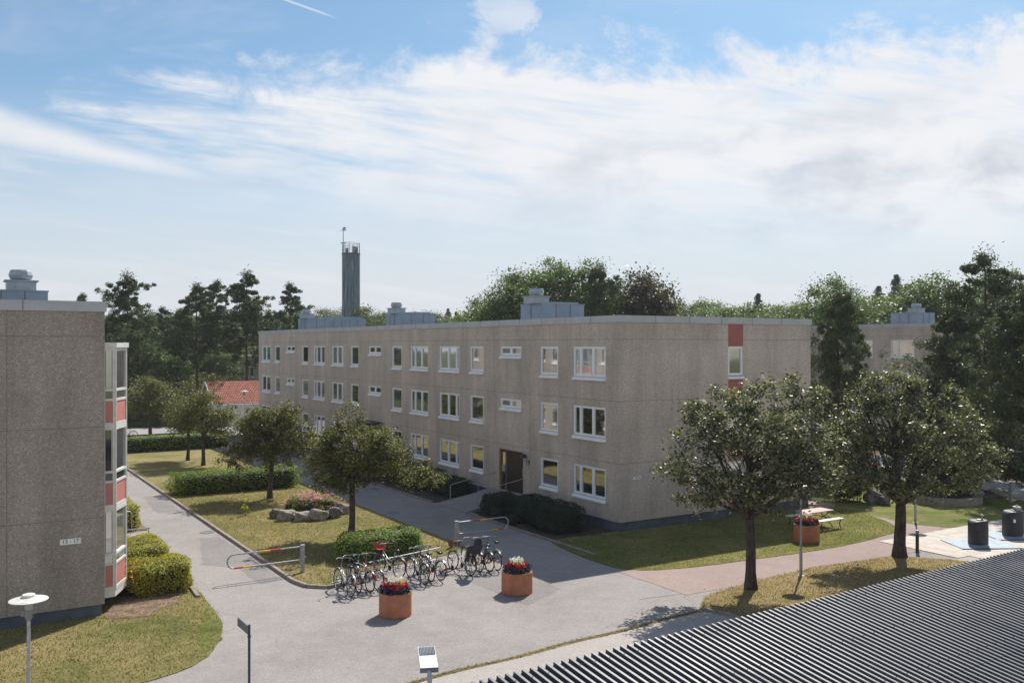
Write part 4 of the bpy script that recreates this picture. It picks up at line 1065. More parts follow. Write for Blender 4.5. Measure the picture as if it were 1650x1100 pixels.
    ck.box(bb[0]+.07, .07, bb[2]-.14, bb[0]+.17, .16, bb[2]-.12); ck.box(bb[0]-.17, -.16, bb[2]+.12, bb[0]-.07, -.07, bb[2]+.14); ck.build('crank', [M['black']], e)
    rk_ = MB()
    for s in (-1, 1): rk_.tube([(-.22, .06*s, .74), (.22, .06*s, .76), (.30, .02*s, .76)], .006, 5); rk_.tube([(-.12, .06*s, .74), (0, .06*s, .36)], .006, 5)
    for x in (-.22, -.10, .02, .14): rk_.tube([(x, -.06, .745), (x, .06, .745)], .005, 5)
    rk_.build('luggage_rack', [M['chrome'] if col != 'black bike' else M['black']], e)
    rf = MB(); rf.box(-.385, -.03, .45, -.37, .03, .52); rf.build('rear_reflector', [M['redband'] if col != 'blue bike' else M['reflector']], e)
    if basket:
        b = MB(); x0, x1, y, z0, z1 = .96, 1.24, .17, .84, 1.07
        for k_ in range(6):
            z = z0+(z1-z0)*k_/5; s = .85+.15*k_/5; xm = (x0+x1)/2; hx = (x1-x0)/2*s; hy = y*s
            b.tube([(xm-hx, -hy, z), (xm+hx, -hy, z), (xm+hx, hy, z), (xm-hx, hy, z)], .012 if basket == 'wicker' else .005, 5, closed=True)
        for t in np.linspace(0, 1, 9):
            for yy in (-1, 1): b.bar((x0+.03+(x1-x0-.06)*t, yy*y*.85, z0), (x0+(x1-x0)*t, yy*y, z1), .02 if basket == 'wicker' else .004, .006)
            for xx, xt in ((x0+.02, x0), (x1-.02, x1)): b.bar((xx, -y*.85+y*1.7*t, z0), (xt, -y+2*y*t, z1), .006, .02 if basket == 'wicker' else .004)
        b.box(x0+.02, -y*.85, z0-.006, x1-.02, y*.85, z0+.004)
        b.build('basket', [M['wicker'] if basket == 'wicker' else (M['redband'] if basket == 'red' else M['chrome'])], e)
    if child:
        c_ = MB(); c_.prism([(-.30, -.17), (.10, -.17), (.10, .17), (-.30, .17)], .80, .86, 0, None, True)
        c_.add([(-.28, -.17, .84), (-.36, -.16, 1.22), (-.34, -.10, 1.34), (-.34, .10, 1.34), (-.36, .16, 1.22), (-.28, .17, .84), (-.22, -.17, .86), (-.28, -.14, 1.22), (-.29, -.09, 1.30), (-.29, .09, 1.30), (-.28, .14, 1.22), (-.22, .17, .86)],
               [(0, 1, 2, 3, 4, 5)[::-1], (6, 7, 8, 9, 10, 11), (0, 6, 7, 1)[::-1], (1, 7, 8, 2)[::-1], (2, 8, 9, 3)[::-1], (3, 9, 10, 4)[::-1], (4, 10, 11, 5)[::-1]])
        for s in (-1, 1):
            c_.add([(-.30, .17*s, .82), (.06, .17*s, .82), (-.0, .18*s, 1.02), (-.31, .17*s, 1.12)], [(0, 1, 2, 3), (3, 2, 1, 0)]); c_.box(.0, .12*s-.03, .50, .12, .12*s+.03, .82)
        c_.build('child_seat', [M['bin']], e)
    return e
aE2 = ANG+PI/2
bike((564, 961), aE2+.03, 'silver', 'silver bicycle at the left end of the rack with orange reflectors', guard='white bike', lean=.10)
bike((578, 955), aE2-.10, 'black bike', 'black bicycle second from the left, tucked behind the silver one', step=False, lean=-.05)
bike((595, 954), aE2+.10, 'white bike', 'pale framed bicycle third from the left in the rack', step=False, lean=.08)
bike((608, 951), aE2+.12, 'red bike', 'red framed bicycle fourth from the left with yellow reflectors', step=False, lean=.10)
e = bike((642, 931), aE2+.28, 'silver', 'silver bicycle with wide red front basket', basket='red', lean=.10)
bike((683, 941), aE2+.02, 'silver', 'silver bicycle in front of the oval bush, dark rear wheel', lean=.08)
bike((694, 937), aE2-.05, 'black bike', 'black bicycle half hidden between two silver ones', step=False, lean=.0)
bike((709, 935), aE2+.10, 'silver', 'silver step-through bicycle with curved frame, right of the oval bush', lean=.10, guard='silver')
bike((757, 927), aE2+.12, 'white bike', 'bicycle with brown wicker front basket and black child seat', basket='wicker', child=True, lean=.10)
bike((772, 921), aE2-.02, 'beige', 'beige framed bicycle behind the child seat', lean=.04)
bike((788, 921), aE2+.0, 'black bike', 'black bicycle second from the right end of the rack', lean=.04)
bike((801, 919), aE2-.08, 'blue bike', 'dark blue bicycle at the right end of the rack, orange rear reflector', step=False, lean=.05, saddle_h=1.0)
# small scooter lying at the rack
e = empty('scooter', (*G(718, 921), 0), ANG+.4, 'small black kick scooter lying between the bicycles at the rack', 'scooter')
s = MB(); s.prism([(-.30, -.06), (.25, -.07), (.30, 0), (.25, .07), (-.30, .06)], .07, .10, 0, None, True); s.build('deck', [M['black']], e)
s = MB(); s.tube([(.30, 0, .09), (.42, .02, .30), (.30, .12, .46)], .018, 8); s.tube([(.24, -.12, .44), (.36, .34, .50)], .014, 8); s.build('steering_column', [M['lampgrey']], e)
for x in (-.27, .38):
    s = MB(); s.lathe([(0, -.015), (.075, -.015), (.085, 0), (.075, .015), (0, .015)], 20); s.xform(Matrix.Translation((x, 0, .085)) @ Matrix.Rotation(PI/2, 4, 'X')); s.build('wheel', [M['rubber']], e)
# rack
ra = Vector((*G(537, 942), 0)); rbv = Vector((*G(712, 903), 0))
e = empty('bicycle_rack', tuple(ra), math.atan2(rbv.y-ra.y, rbv.x-ra.x), 'galvanised tube bicycle rack with front wheels pushed into it', 'bicycle rack'); ln = (rbv-ra).length
r = MB(); r.tube([(1.3, .1, .48), (ln, .1, .48)], .022, 8); r.tube([(0, .1, .06), (ln, .1, .06)], .018, 8); r.build('rail', [M['galv']], e)
for i in range(int(ln/.42)):
    x = .05+i*.42; hp = MB(); hp.tube([(x, -.12, .0), (x, -.12, .38), (x, -.06, .45), (x, .20, .45), (x, .26, .38), (x, .26, .0)], .010, 6); hp.build('wheel_holder', [M['galv']], e)

# ------------------------------------------------------------------ lamps, signs, bollard
def disc_lamp(base, h, label, seed=0):
    e = empty('street_lamp', (*base, 0), 0, label, 'street lamp')
    p = MB(); p.lathe([(.055, 0), (.055, .82), (.036, .90), (.032, h-.38)], 14); p.lathe([(.12, 0), (.12, .02), (.055, .05)], 14); p.build('pole', [M['galv']], e)
    q = MB(); q.lathe([(.045, h-.48), (.075, h-.40), (.085, h-.26), (.0, h-.26)], 16); q.box(-.14, -.03, h-.40, -.07, .03, h-.28); q.build('lamp_head', [M['lampgrey']], e)
    g = MB(); g.lathe([(.075, h-.259), (.075, h-.06), (0, h-.06)], 16); g.build('lamp_glass', [M['diffuser']], e)
    d = MB(); d.lathe([(0, h+.0), (.10, h), (.36, h-.065), (.36, h-.075), (0, h-.055)], 36, 0); d.lathe([(.12, h-.005), (.12, h+.035), (.10, h+.045), (0, h+.045)], 20, 0)
    d.build('lamp_shade', [M['lampwhite']], e); return e
M['diffuser'] = simple('lamp diffuser', (.30,.30,.28), .3)
M['lampwhite'] = simple('weathered white lamp shade', (.66,.65,.58), .6, var=.22, scale=14)
Yl = F*(H-3.1)/(960-HY); disc_lamp(((46-CX)/F*Yl, Yl), 3.1, 'disc-shaped park lamp before the left block')
disc_lamp(G(1290.5, 927), 3.25, 'park lamp pole standing left of the forked tree, its head lost in leaves')
disc_lamp(G(1475, 842), 3.2, 'park lamp pole on the grass edge behind the forked tree')
Yg = 88; disc_lamp(((394-CX)/F*Yg, Yg), H-(629-HY)*Yg/F, 'distant park lamp before the red tiled roof')
# luminaire
zl = 3.9; Yq = F*(H-zl)/(1062-HY); Xq = (688-CX)/F*Yq
e = empty('street_lamp', (Xq+.10, Yq-.62, 0), 0, 'flat white LED street lamp at the bottom of the photo', 'street lamp')
p = MB(); p.tube([(0, 0, 0), (0, 0, 3.3), (-.0, .02, 3.55), (-.04, .30, 3.86)], [.06, .045, .035, .028], 12); p.build('pole', [M['duct_light']], e)
dirv = Vector((-.16, .985, .10)).normalized(); base = Vector((-.04, .30, 3.86))
h = MB(); wv = .115
h.box(-wv, 0, 0, wv, .62, .05, 0); h.box(-wv+.012, .36, .0501, wv-.012, .60, .058, 1)
h.box(-wv-.004, -.004, -.02, wv+.004, .05, .045, 2)
for i in range(11): x = -wv+.02+i*.0195; h.box(x, .365, .058, x+.006, .595, .075, 2)
h.xform(Matrix.Translation(base) @ Matrix.Rotation(.16, 4, 'Z') @ Matrix.Rotation(.12, 4, 'X'))
M['lum_white'] = simple('white lamp housing', (.80,.81,.82), .35, var=.03)
h.build('lamp_head', [M['lum_white'], M['duct_light'], M['lampgrey']], e)
# street name sign seen nearly edge on
Ys = 18.2; e = empty('street_sign', ((401.5-CX)/F*Ys, Ys, 0), 0, 'dark post with a narrow street name plate seen edge-on', 'street sign')
p = MB(); p.tube([(0, 0, 0), (0, 0, 2.52)], .026, 10); p.lathe([(.03, 2.52), (.03, 2.545), (0, 2.55)], 12); p.tube([(0, 0, 2.30), (0, 0, 2.33)], .036, 10); p.build('post', [M['post_blue']], e)
s = MB(); s.box(.03, -.012, 2.335, .76, .012, 2.505, 0); s.box(.05, -.0135, 2.35, .74, -.012, 2.36, 1); s.box(.05, -.0135, 2.48, .74, -.012, 2.49, 1)
s.xform(Matrix.Rotation(PI/2+ANG+.02, 4, 'Z')); o = s.build('sign_plate', [M['lampgrey'], M['white_sign']], e)
# bollard lamp
b = MB(); b.lathe([(.065, 0), (.065, .70)], 18, 0); b.lathe([(.06, .70), (.06, .83)], 18, 1)
for z in (.72, .76, .80): b.lathe([(.062, z), (.072, z+.004), (.072, z+.014), (.062, z+.018)], 18, 2)
b.lathe([(.075, .83), (.075, .86), (0, .875)], 18, 2); b.lathe([(.11, 0), (.11, .015), (.065, .02)], 18, 0)
o = b.build('bollard_light', [M['black'], M['diffuser'], M['lampgrey']], loc=(*G(1478, 889), 0)); tag(o, 'black bollard light with ringed head beside the footpath', 'bollard')

# ------------------------------------------------------------------ picnic table
tc = G(1322, 851); e = empty('picnic_table', (tc[0]-.15, tc[1]+.35, 0), ANG, 'picnic table with attached benches on the grass beside a flower pot', 'picnic table')
t = MB()
for i in range(5): y = -.36+i*.15; t.box(-.85, y, .70, .85, y+.138, .74)
t.build('table_top', [M['tablewood']], e)
for sy in (-1, 1):
    b = MB()
    for k_ in range(2): y = sy*.78+(-.145+.15*k_); b.box(-.85, y, .42, .85, y+.138, .455)
    b.build('bench', [M['benchwood']], e)
for sx in (-.6, .6):
    l_ = MB(); l_.tube([(sx, -.34, .69), (sx, .50, 0), ], .02, 8); l_.tube([(sx+.045, .34, .69), (sx+.045, -.50, 0)], .02, 8); l_.tube([(sx+.02, -.9, .40), (sx+.02, .9, .40)], .02, 8)
    for s_ in (-1, 1): l_.tube([(sx+.02, s_*.9, .41), (sx+.02, s_*.86, .2), (sx+.02, s_*.95, 0)], .02, 8)
    l_.build('leg', [M['black']], e)

# ------------------------------------------------------------------ handrails
def handrail(y, label, u0=-.05, u1=-2.7, za=1.38, zb=.95):
    e = empty('handrail', (*L(u1, y), 0), ANG, label, 'handrail'); d = u0-u1
    r = MB(); r.tube([(0, 0, 0), (0, 0, zb-.12), (.03, 0, zb-.03), (.14, 0, zb+.02), (d, 0, za), ], .021, 10); r.tube([(d*.62, 0, .3), (d*.62, 0, zb+(za-zb)*.62)], .017, 8); r.tube([(d, 0, za), (d+.05, 0, za), ], .04, 10)
    r.build('rail', [M['galv']], e)
handrail(dcol[0][1]+.35, 'left handrail of entrance 19'); handrail(dcol[0][0]-.05, 'right handrail of entrance 19, nearest the corner')
hr = empty('handrail', (*L(-17.9, 11.1), 0), ANG, 'low pale handrail at the left block entrance', 'handrail')
r = MB(); r.tube([(0, 0, 0), (0, 0, .85), (-.06, 0, .93), (-2.4, 0, 1.0)], .024, 8); r.tube([(.35, -2.2, .55), (-2.4, -2.2, .60)], .024, 8); r.tube([(.30, -2.2, .0), (.30, -2.2, .55)], .02, 8); r.build('rail', [M['galv']], hr)

# ------------------------------------------------------------------ waste containers
def container(px, w_, h_, label, big=False):
    e = empty('waste_container', (*gc(px[0], px[1], w_*.42), 0), ANG*.0+.05, label, 'waste container', 'underground waste containers with dark towers')
    hw = w_/2; dp = w_*.42; bd = MB(); n = 44
    def zt(x): q = min(1, max(0, (x+hw)/.20)); return h_-.20+.20*math.sqrt(max(0, 1-(1-q)**2))+.05*(x+hw)/w_
    rings = []
    for k_, (sc_r, top_) in enumerate(((1, 0), (1, 1), (.96, 2), (.8, 2), (.5, 2), (.2, 2))):
        for i in range(n):
            t_ = 2*PI*i/n; x = hw*sq(np.cos(t_), .62)*sc_r; y = dp*sq(np.sin(t_), .72)*sc_r
            rings.append((float(x), float(y), .05 if top_ == 0 else float(zt(x))-(.03 if top_ == 1 else 0)))
    bd.add(rings, [(k_*n+i, k_*n+(i+1) % n, (k_+1)*n+(i+1) % n, (k_+1)*n+i) for k_ in range(5) for i in range(n)]+[tuple(range(5*n, 6*n))], 0, True)
    bd.build('body', [M['bin']], e)
    rg = MB(); rg.prism([(hw*1.02*sq(np.cos(t), .7), dp*1.02*sq(np.sin(t), .7)) for t in np.linspace(0, 2*PI, 28, endpoint=False)], .02, .075); rg.build('base_ring', [M['duct_light']], e)
    lk = MB(); lk.tube([(hw*.45, 0, h_), (hw*.45, 0, h_+.26)], .035, 10); lk.tube([(hw*.45, 0, h_+.20), (hw*.45, 0, h_+.23)], .06, 10); lk.box(-hw*.1, -.10, h_-.03, hw*.35, .10, h_+.06)
    if big: lk.box(hw*.15, -.14, h_, hw*.75, .14, h_+.20)
    lk.build('lifting_eye', [M['galv']], e)
    sl = MB(); sl.box(-hw*.75, -dp-.006, h_-.30, -hw*.25, -dp+.001, h_-.16); sl.build('inlet_flap', [M['black']], e)
    if big: sl = MB(); sl.box(-hw*.45, -dp-.008, h_-.42, -hw*.2, -dp+.001, h_-.28); sl.build('info_label', [M['white_sign']], e)
    pb = MB(); pb.box(-1.05, -.75, .026, 1.35, 1.0, .05); o = pb.build('platform', [M['plate']], e)
    pb = MB(); pb.box(-1.07, -.80, .02, 1.37, -.75, .058); pb.build('platform_edge', [M['post_blue']], e)
container((1576, 881), .72, 1.0, 'nearer dark waste container beside the bollard light')
container((1632, 867), .78, 1.08, 'dark waste container at the right edge with a white label', True)

# ------------------------------------------------------------------ fence and bicycle by the street
fa, fb_ = L(-19, 45.6), L(-5, 45.6)
e = empty('railing_fence', (*fa, 0), ANG, 'dark three-bar railing along the far street', 'fence')
f = MB()
for z in (.25, .62, 1.0): f.box(0, -.03, z-.06, 14, .03, z+.06)
f.build('rail', [M['door']], e)
for i in range(8):
    p = MB(); p.box(i*2-.04, .031, 0, i*2+.04, .10, 1.08); p.build('post', [M['door']], e)
bike((215, 707), ANG+PI, 'black bike', 'distant black bicycle parked before the street railing', lean=.03)

# ------------------------------------------------------------------ parked cars behind the trees on the right
def car(loc, ang, col, label):
    e = empty('parked_car', (*loc, 0), ang, label, 'car', 'cars parked behind the right-hand trees'); m, t, b = newmat('car paint', col, .25, .2, .5); b.inputs['Coat Weight'].default_value = 1
    ln, w2 = 4.2, .86
    side = [(0, .35), (.0, .75), (.12, .92), (.55, 1.0), (1.05, 1.42), (1.5, 1.47), (2.5, 1.44), (3.15, 1.0), (3.95, .85), (4.2, .65), (4.2, .35)]
    bd = MB(); n = len(side)
    def wid(z): return w2*(1 if z < .95 else 1-.22*(z-.95)/.5)
    vs = [(x, -wid(z), z) for x, z in side]+[(x, wid(z), z) for x, z in side]
    bd.add(vs, [tuple(range(n))[::-1], tuple(range(n, 2*n))]); bd.add(vs, [(i, (i+1) % n, n+(i+1) % n, n+i) for i in range(n)]); bd.build('body', [m], e)
    for s_ in (-1, 1):
        g = MB(); q = lambda x, z: (x, s_*(wid(z)+.006), z)
        g.add([q(.72, 1.02), q(1.12, 1.38), q(1.72, 1.41), q(1.72, 1.0)], [(0, 1, 2, 3)] if s_ > 0 else [(3, 2, 1, 0)]); g.add([q(1.8, 1.0), q(1.8, 1.41), q(2.46, 1.39), q(3.0, 1.02)], [(0, 1, 2, 3)] if s_ > 0 else [(3, 2, 1, 0)]); g.build('side_window', [M['glass']], e)
    g = MB(); g.add([(2.54, -.66, 1.425), (2.54, .66, 1.425), (3.12, .80, 1.035), (3.12, -.80, 1.035)], [(0, 3, 2, 1)]); g.build('windscreen', [M['glass']], e)
    g = MB(); g.add([(1.0, -.66, 1.40), (1.0, .66, 1.40), (.56, .78, 1.02), (.56, -.78, 1.02)], [(0, 1, 2, 3)]); g.build('rear_window', [M['glass']], e)
    for x in (.78, 3.35):
        for s_ in (-1, 1):
            w = MB(); w.lathe([(.20, .09), (.31, .085), (.32, .06), (.32, -.08), (0, -.08)], 24, 0); w.xform(Matrix.Translation((x, s_*w2*.92, .32)) @ Matrix.Rotation(-s_*PI/2, 4, 'X')); o = w.build('wheel', [M['rubber']], e)
            w = MB(); w.lathe([(0, .085), (.20, .08)], 16, 0); w.xform(Matrix.Translation((x, s_*w2*.92, .32)) @ Matrix.Rotation(-s_*PI/2, 4, 'X')); w.build('rim', [M['chrome']], o)
    for s_ in (-1, 1):
        h = MB(); h.box(4.16, s_*.58-.17, .62, 4.215, s_*.58+.17, .74); h.build('headlight', [M['lum_white']], e); h = MB(); h.box(-.012, s_*.66-.12, .68, .03, s_*.66+.12, .86); h.build('tail_light', [M['redband']], e)
car(G(1447, 779), ANG+.9, (.55, .57, .60), 'silver car glimpsed right of the forked trunk')
car(G(1402, 774), ANG+.9, (.50, .06, .03), 'red car glimpsed through the leaves left of the forked trunk')
car(G(1362, 768), ANG+.9, (.62, .64, .66), 'white car glimpsed through leaves behind the tall dark shrub')

# drain covers
for px, lab in (((334, 857), 'square iron drain cover on the left path near the kerb'), ((634, 826), 'iron drain cover in the shade of the long block')):
    d = MB(); d.lathe([(.30, -.004), (.30, .006), (.26, .006), (.26, .002), (0, .002)], 24); o = d.build('drain_cover', [M['lampgrey']], loc=(*G(*px), .004)); tag(o, lab, 'drain cover')
# old repairs and seams in the asphalt
M['asphalt_old'] = mat_asphalt('older patched asphalt', (.245,.226,.219), (.21,.195,.19), (.29,.272,.264))
M['seam'] = simple('tar seam', (.225,.205,.198), .9, var=.3, scale=4)
for poly in (((322, 868), (352, 864), (455, 932), (420, 941), (384, 916), (326, 909)), ((742, 930), (812, 914), (905, 948), (850, 975)), ((230, 800), (262, 797), (290, 822), (252, 826))):
    flat('asphalt_patch', smooth_poly(GP(*poly), .4, .03, 3), .0005, 'asphalt_old')
def seam(*pp):
    P = smooth_poly(GP(*pp), .3, .025, 7, closed=False); b = MB()
    for p, q in zip(P[:-1], P[1:]):
        a = Vector((*p, .003)); c = Vector((*q, .003)); d = (c-a).normalized(); nn_ = Vector((-d.y, d.x, 0))*random.Random(p[0]).uniform(.006, .016)
        b.add([a-nn_, c-nn_, c+nn_, a+nn_], [(0, 1, 2, 3)])
    tag(b.build('asphalt_seam', M['seam']), kind='structure')
seam((322, 909), (360, 906), (394, 903)); 
seam((240, 822), (292, 822)); seam((650, 805), (700, 818), (742, 820)); seam((905, 890), (820, 868), (742, 842)); seam((1030, 965), (1105, 955)); seam((1250, 915), (1232, 896))
# fallen leaves on the metal roof
rng = np.random.default_rng(15); n = 260; lx = rng.uniform(.5, 31, n); ly = -rng.uniform(.2, 12, n)
q = np.round(lx/P_)*P_+.035; c = np.stack([q, ly, zt_+ly*tan+.025], 1)
o = bpy.data.objects.new('fallen_leaves', leaf_mesh('fallen leaves', leaf_arrays(rng, c, .035, .6, up=2), M['hedge_yel'])); C.objects.link(o); o.location = CR.location; o.rotation_euler = CR.rotation_euler; tag(o, 'tiny fallen leaves scattered over the ribbed metal roof', 'leaves', kind='stuff')
# litter and fallen leaves on the yard
c = []
for (u0_, u1_, v0_, v1_, k_) in ((-17.5, -3, -10.5, 30, 420), (-14.4, -7, 0, 20, 300), (-4.7, 8, -14, -8.7, 260), (-19, -16, -6, 1, 80)):
    uu = rng.uniform(u0_, u1_, k_); vv = rng.uniform(v0_, v1_, k_); c.append(np.array([(*L(a, b), .028) for a, b in zip(uu, vv)]))
c = np.concatenate(c)
o = bpy.data.objects.new('fallen_leaves', leaf_mesh('yard leaves', leaf_arrays(rng, c, .05, .6, up=2), M['blade'])); C.objects.link(o); tag(o, 'dry fallen leaves scattered over the yard and lawns', 'leaves', kind='stuff')
# weedy joint between the yard and the forecourt strip
rng = np.random.default_rng(5); n = 5200; u = rng.uniform(-24, -5.2, n); v = -11.07+(u+13.9)*.0746+.05*np.sin(u*1.7)+rng.normal(size=n)*.045
pt = np.array([L(a, b) for a, b in zip(u, v)]); c = np.concatenate([pt, rng.uniform(.004, .03, (n, 1))], 1)
o = bpy.data.objects.new('joint_weeds', leaf_mesh('joint_weeds', leaf_arrays(rng, c, .06, .35, up=1.5), M['blade'])); C.objects.link(o); tag(o, 'dry weeds growing along the joint in the asphalt', 'weeds', kind='stuff')
jb = MB(); JV = lambda u: -11.07+(u+13.9)*.0746
jb.prism([L(u, JV(u)-.09+.03*math.sin(u*1.7)) for u in np.arange(-24, -5, .5)]+[L(u, JV(u)+.07+.03*math.sin(u*2.1)) for u in np.arange(-5, -24.4, -.5)], -.02, .007)
tag(jb.build('kerb', [M['lawn_dry']]), kind='structure')

# ------------------------------------------------------------------ woods
pines = [pine('pine', 200, 17, .24, .36, 3.9, nb=66, per=620, size=.30), pine('pine', 207, 17, .26, .28, 4.5, nb=74, per=600, size=.30), pine('pine', 213, 17, .22, .44, 3.2, nb=54, per=600, size=.29)]
bigp = [pine('pine', 221, 14, .26, .20, 4.5, nb=84, per=760, size=.22), pine('pine', 225, 13, .28, .08, 4.3, nb=100, per=800, size=.22, bare=False)]
spr = spruce('spruce', 231, 12, .2, 3.0, nl=52, per=260, size=.24)
dec = [broadleaf('tree', 240+i, 4.5, .24, lobes, 260, 230, .21, M['leaf_decid'], spread=.50, ratio=.7, twigs=False) for i, lobes in enumerate((
    [(0,0,8.5,4,4,3.6), (-2.6,0,7,2.4,2.4,2.4), (2.7,.5,7.4,2.6,2.4,2.6), (.3,0,12,2.2,2.2,1.6)],
    [(0,0,8,3.2,3.2,4.2), (-1.6,0,11,2.0,2.0,2.0), (1.8,.5,9.6,2.2,2.2,2.6), (0,0,5.5,3.4,3.2,2.0)]))]
darkd = broadleaf('tree', 260, 4.5, .24, [(0,0,8.5,3.4,3.2,3.8), (1.4,0,11.5,1.8,1.8,2.2), (-1.8,0,9,2,2,2)], 200, 170, .26, M['leaf_dark'], spread=.6, ratio=.7, twigs=False)
big = broadleaf('tree', 270, 6, .4, [(0,0,11,5.5,4.5,4.2), (-4.6,0,9.5,3.2,3.2,3.0), (4.4,0,10,3.4,3.2,3.4), (1.0,0,14.2,3.4,3,2.0), (-2.4,0,13,2.6,2.4,2.0)], 420, 210, .21, M['leaf_decid'], spread=.52, ratio=.7, twigs=True)
def wood(meshes, hm, px, ytop, Y, label, name, rz=None, group=None, wide=1.0, cat='tree'):
    if name == 'pine_tree': ytop += 13
    h = H+(HY-ytop)*Y/F; s = h/hm; rz = random.Random(px*7+Y).uniform(0, 6.28) if rz is None else rz
    return tree(name, meshes, ((px-CX)/F*Y, Y), label, cat, rz, (s*wide, s*wide, s), group)
# left pines, one by one
for i, (px, yt, Y, k, lab) in enumerate((
    (206, 438, 96, 1, 'tall spreading pine nearest the left block'), (318, 452, 100, 0, 'leaning bushy pine behind the lawn trees, tall bare trunk'),
    (398, 433, 104, 0, 'tallest slender pine left of the long building'), (467, 450, 118, 2, 'pine top rising left of the tower behind the roof'),
    (134, 466, 130, 2, 'lone pine top showing above the left block roof'), (262, 487, 125, 2, 'pale pine in the gap between the two left pines'),
    (350, 446, 125, 2, 'thin pine top behind the leaning bushy pine'), (290, 495, 112, 1, 'low dark pine filling the gap beside the leaning pine'), (432, 495, 112, 2, 'dark pine whose crown meets the far end of the long roof'))):
    wood(pines[k], 17, px, yt, Y, lab, 'pine_tree', wide=.92)
for i, (px, yt, Y, k) in enumerate(((238, 545, 112, 0), (272, 560, 106, 1), (300, 540, 122, 0), (345, 560, 120, 1), (372, 555, 130, 0), (225, 520, 140, 0), (90, 488, 150, 1), (410, 530, 145, 0))):
    wood(dec[k], 13.6, px, yt, Y, 'green leafy tree in the undergrowth beneath the left pines', 'deciduous_tree', group='leafy trees under the left pines', wide=1.5)
for i, (px, yt, Y) in enumerate(((226, 612, 98), (262, 606, 97), (296, 600, 102), (330, 600, 106), (362, 596, 108), (392, 604, 112))):
    wood(ms_, 3.8, px, yt, Y, 'leafy shrub at the foot of the left pines', 'shrub', group='shrubs under the left pines', wide=1.6, cat='shrub')
# behind the long building
wood(big, 16.2, 902, 424, 92, 'big round leafy tree rising behind the long roof', 'deciduous_tree', rz=.4, wide=1.05)
wood(dec[0], 13.6, 828, 446, 90, 'pale leafy tree left of the big round tree behind the roof', 'deciduous_tree', wide=1.0)
wood(dec[1], 13.6, 795, 470, 98, 'lower leafy tree at the left end of the clump behind the roof', 'deciduous_tree', wide=.9)
wood(pines[1], 17, 965, 424, 88, 'dark pine merging with the right side of the big round tree', 'pine_tree', wide=.8)
wood(darkd, 13.7, 1045, 442, 92, 'brownish dark-leaved tree right of the big round tree', 'deciduous_tree', wide=.95)
wood(dec[1], 13.6, 1012, 452, 96, 'leafy tree between the dark pine and the brownish tree', 'deciduous_tree', wide=.9)
for i, (px, yt, Y, k) in enumerate(((600, 498, 150, 0), (622, 504, 170, 1), (712, 508, 170, 0), (735, 503, 185, 2), (752, 505, 180, 1), (768, 497, 190, 3), (590, 505, 190, 2), (690, 512, 200, 3), (722, 498, 210, 3))):
    if k < 2: wood(dec[k], 13.6, px, yt, Y, 'distant leafy tree in the low treeline right of the tower', 'deciduous_tree', group='distant trees right of the tower', wide=1.1)
    else: wood(spr, 12, px, yt, Y, 'distant spruce in the low treeline right of the tower', 'spruce_tree', group='distant spruces right of the tower', wide=.8)
rr_ = random.Random(8)
for i in range(20):
    px = 1075+i*29+rr_.uniform(-6, 6); yt = 494-(i > 8)*12-(i > 13)*14+rr_.uniform(-8, 9); Y = rr_.uniform(115, 150)
    wood(dec[i % 2], 13.6, px, yt, Y, 'leafy tree in the green treeline right of the long roof', 'deciduous_tree', group='leafy trees of the right treeline', wide=1.15)
for i, (px, yt, Y) in enumerate(((1222, 474, 165), (1444, 444, 175), (1416, 462, 170))):
    wood(spr, 12, px, yt, Y, 'dark spruce tip rising above the green treeline', 'spruce_tree', group='spruce tips above the right treeline', wide=.95)
wood(dec[0], 13.6, 1335, 452, 96, 'leafy tree just behind the right end of the long roof', 'deciduous_tree', wide=1.0)
wood(dec[1], 13.6, 1505, 440, 100, 'light green leafy tree behind the far right block', 'deciduous_tree', wide=1.3)
wood(dec[0], 13.6, 1640, 440, 95, 'light green leafy tree behind the big pines', 'deciduous_tree', wide=1.2)
# dark conifers before the right block
wood(bigp[1], 13, 1349, 470, 59, 'dark shaggy pine standing at the right end of the long block', 'pine_tree', wide=.72, rz=1.0)
wood(bigp[0], 14, 1586, 411, 57, 'tall dark pine with open crown before the far right block', 'pine_tree', wide=.98, rz=2.2)
wood(bigp[1], 13, 1540, 492, 58, 'low dense pine screening the far right block', 'pine_tree', wide=.78, rz=3.2)
wood(bigp[1], 13, 1662, 470, 47, 'olive green pine cut by the right edge', 'pine_tree', wide=.95, rz=5.0)
# a few crowns far outside keep the horizon wooded
for i in range(26):
    px = -260+i*22 if i < 8 else 1680+(i-8)*26
    Y = rr_.uniform(110, 160); wood(dec[i % 2], 13.6, px, rr_.uniform(462, 492), Y, 'leafy tree of the wood continuing beyond the picture edge', 'deciduous_tree', group='trees of the surrounding wood', wide=1.3)
for i in range(46):
    px = 180+i*33+rr_.uniform(-9, 9); Y = rr_.uniform(190, 250); wood(dec[i % 2], 13.6, px, rr_.uniform(500, 512) if px < 1000 else rr_.uniform(484, 500), Y, 'hazy leafy tree far back in the wood', 'deciduous_tree', group='far trees at the back of the wood', wide=1.7)

HAZE = True
if HAZE:
    hb2 = MB(); hb2.box(-700, -60, -1.2, 700, 330, 30); o = hb2.build('haze', []); tag(o, kind='stuff')
    hm = bpy.data.materials.new('haze air'); hm.use_nodes = True; ht = hm.node_tree; ht.nodes.clear()
    out = ht.nodes.new('ShaderNodeOutputMaterial'); pv = ht.nodes.new('ShaderNodeVolumePrincipled'); pv.inputs['Color'].default_value = (.86, .91, 1, 1); pv.inputs['Density'].default_value = .00024
    pv.inputs['Anisotropy'].default_value = .3
    ht.links.new(pv.outputs[0], out.inputs['Volume']); o.data.materials.append(hm)
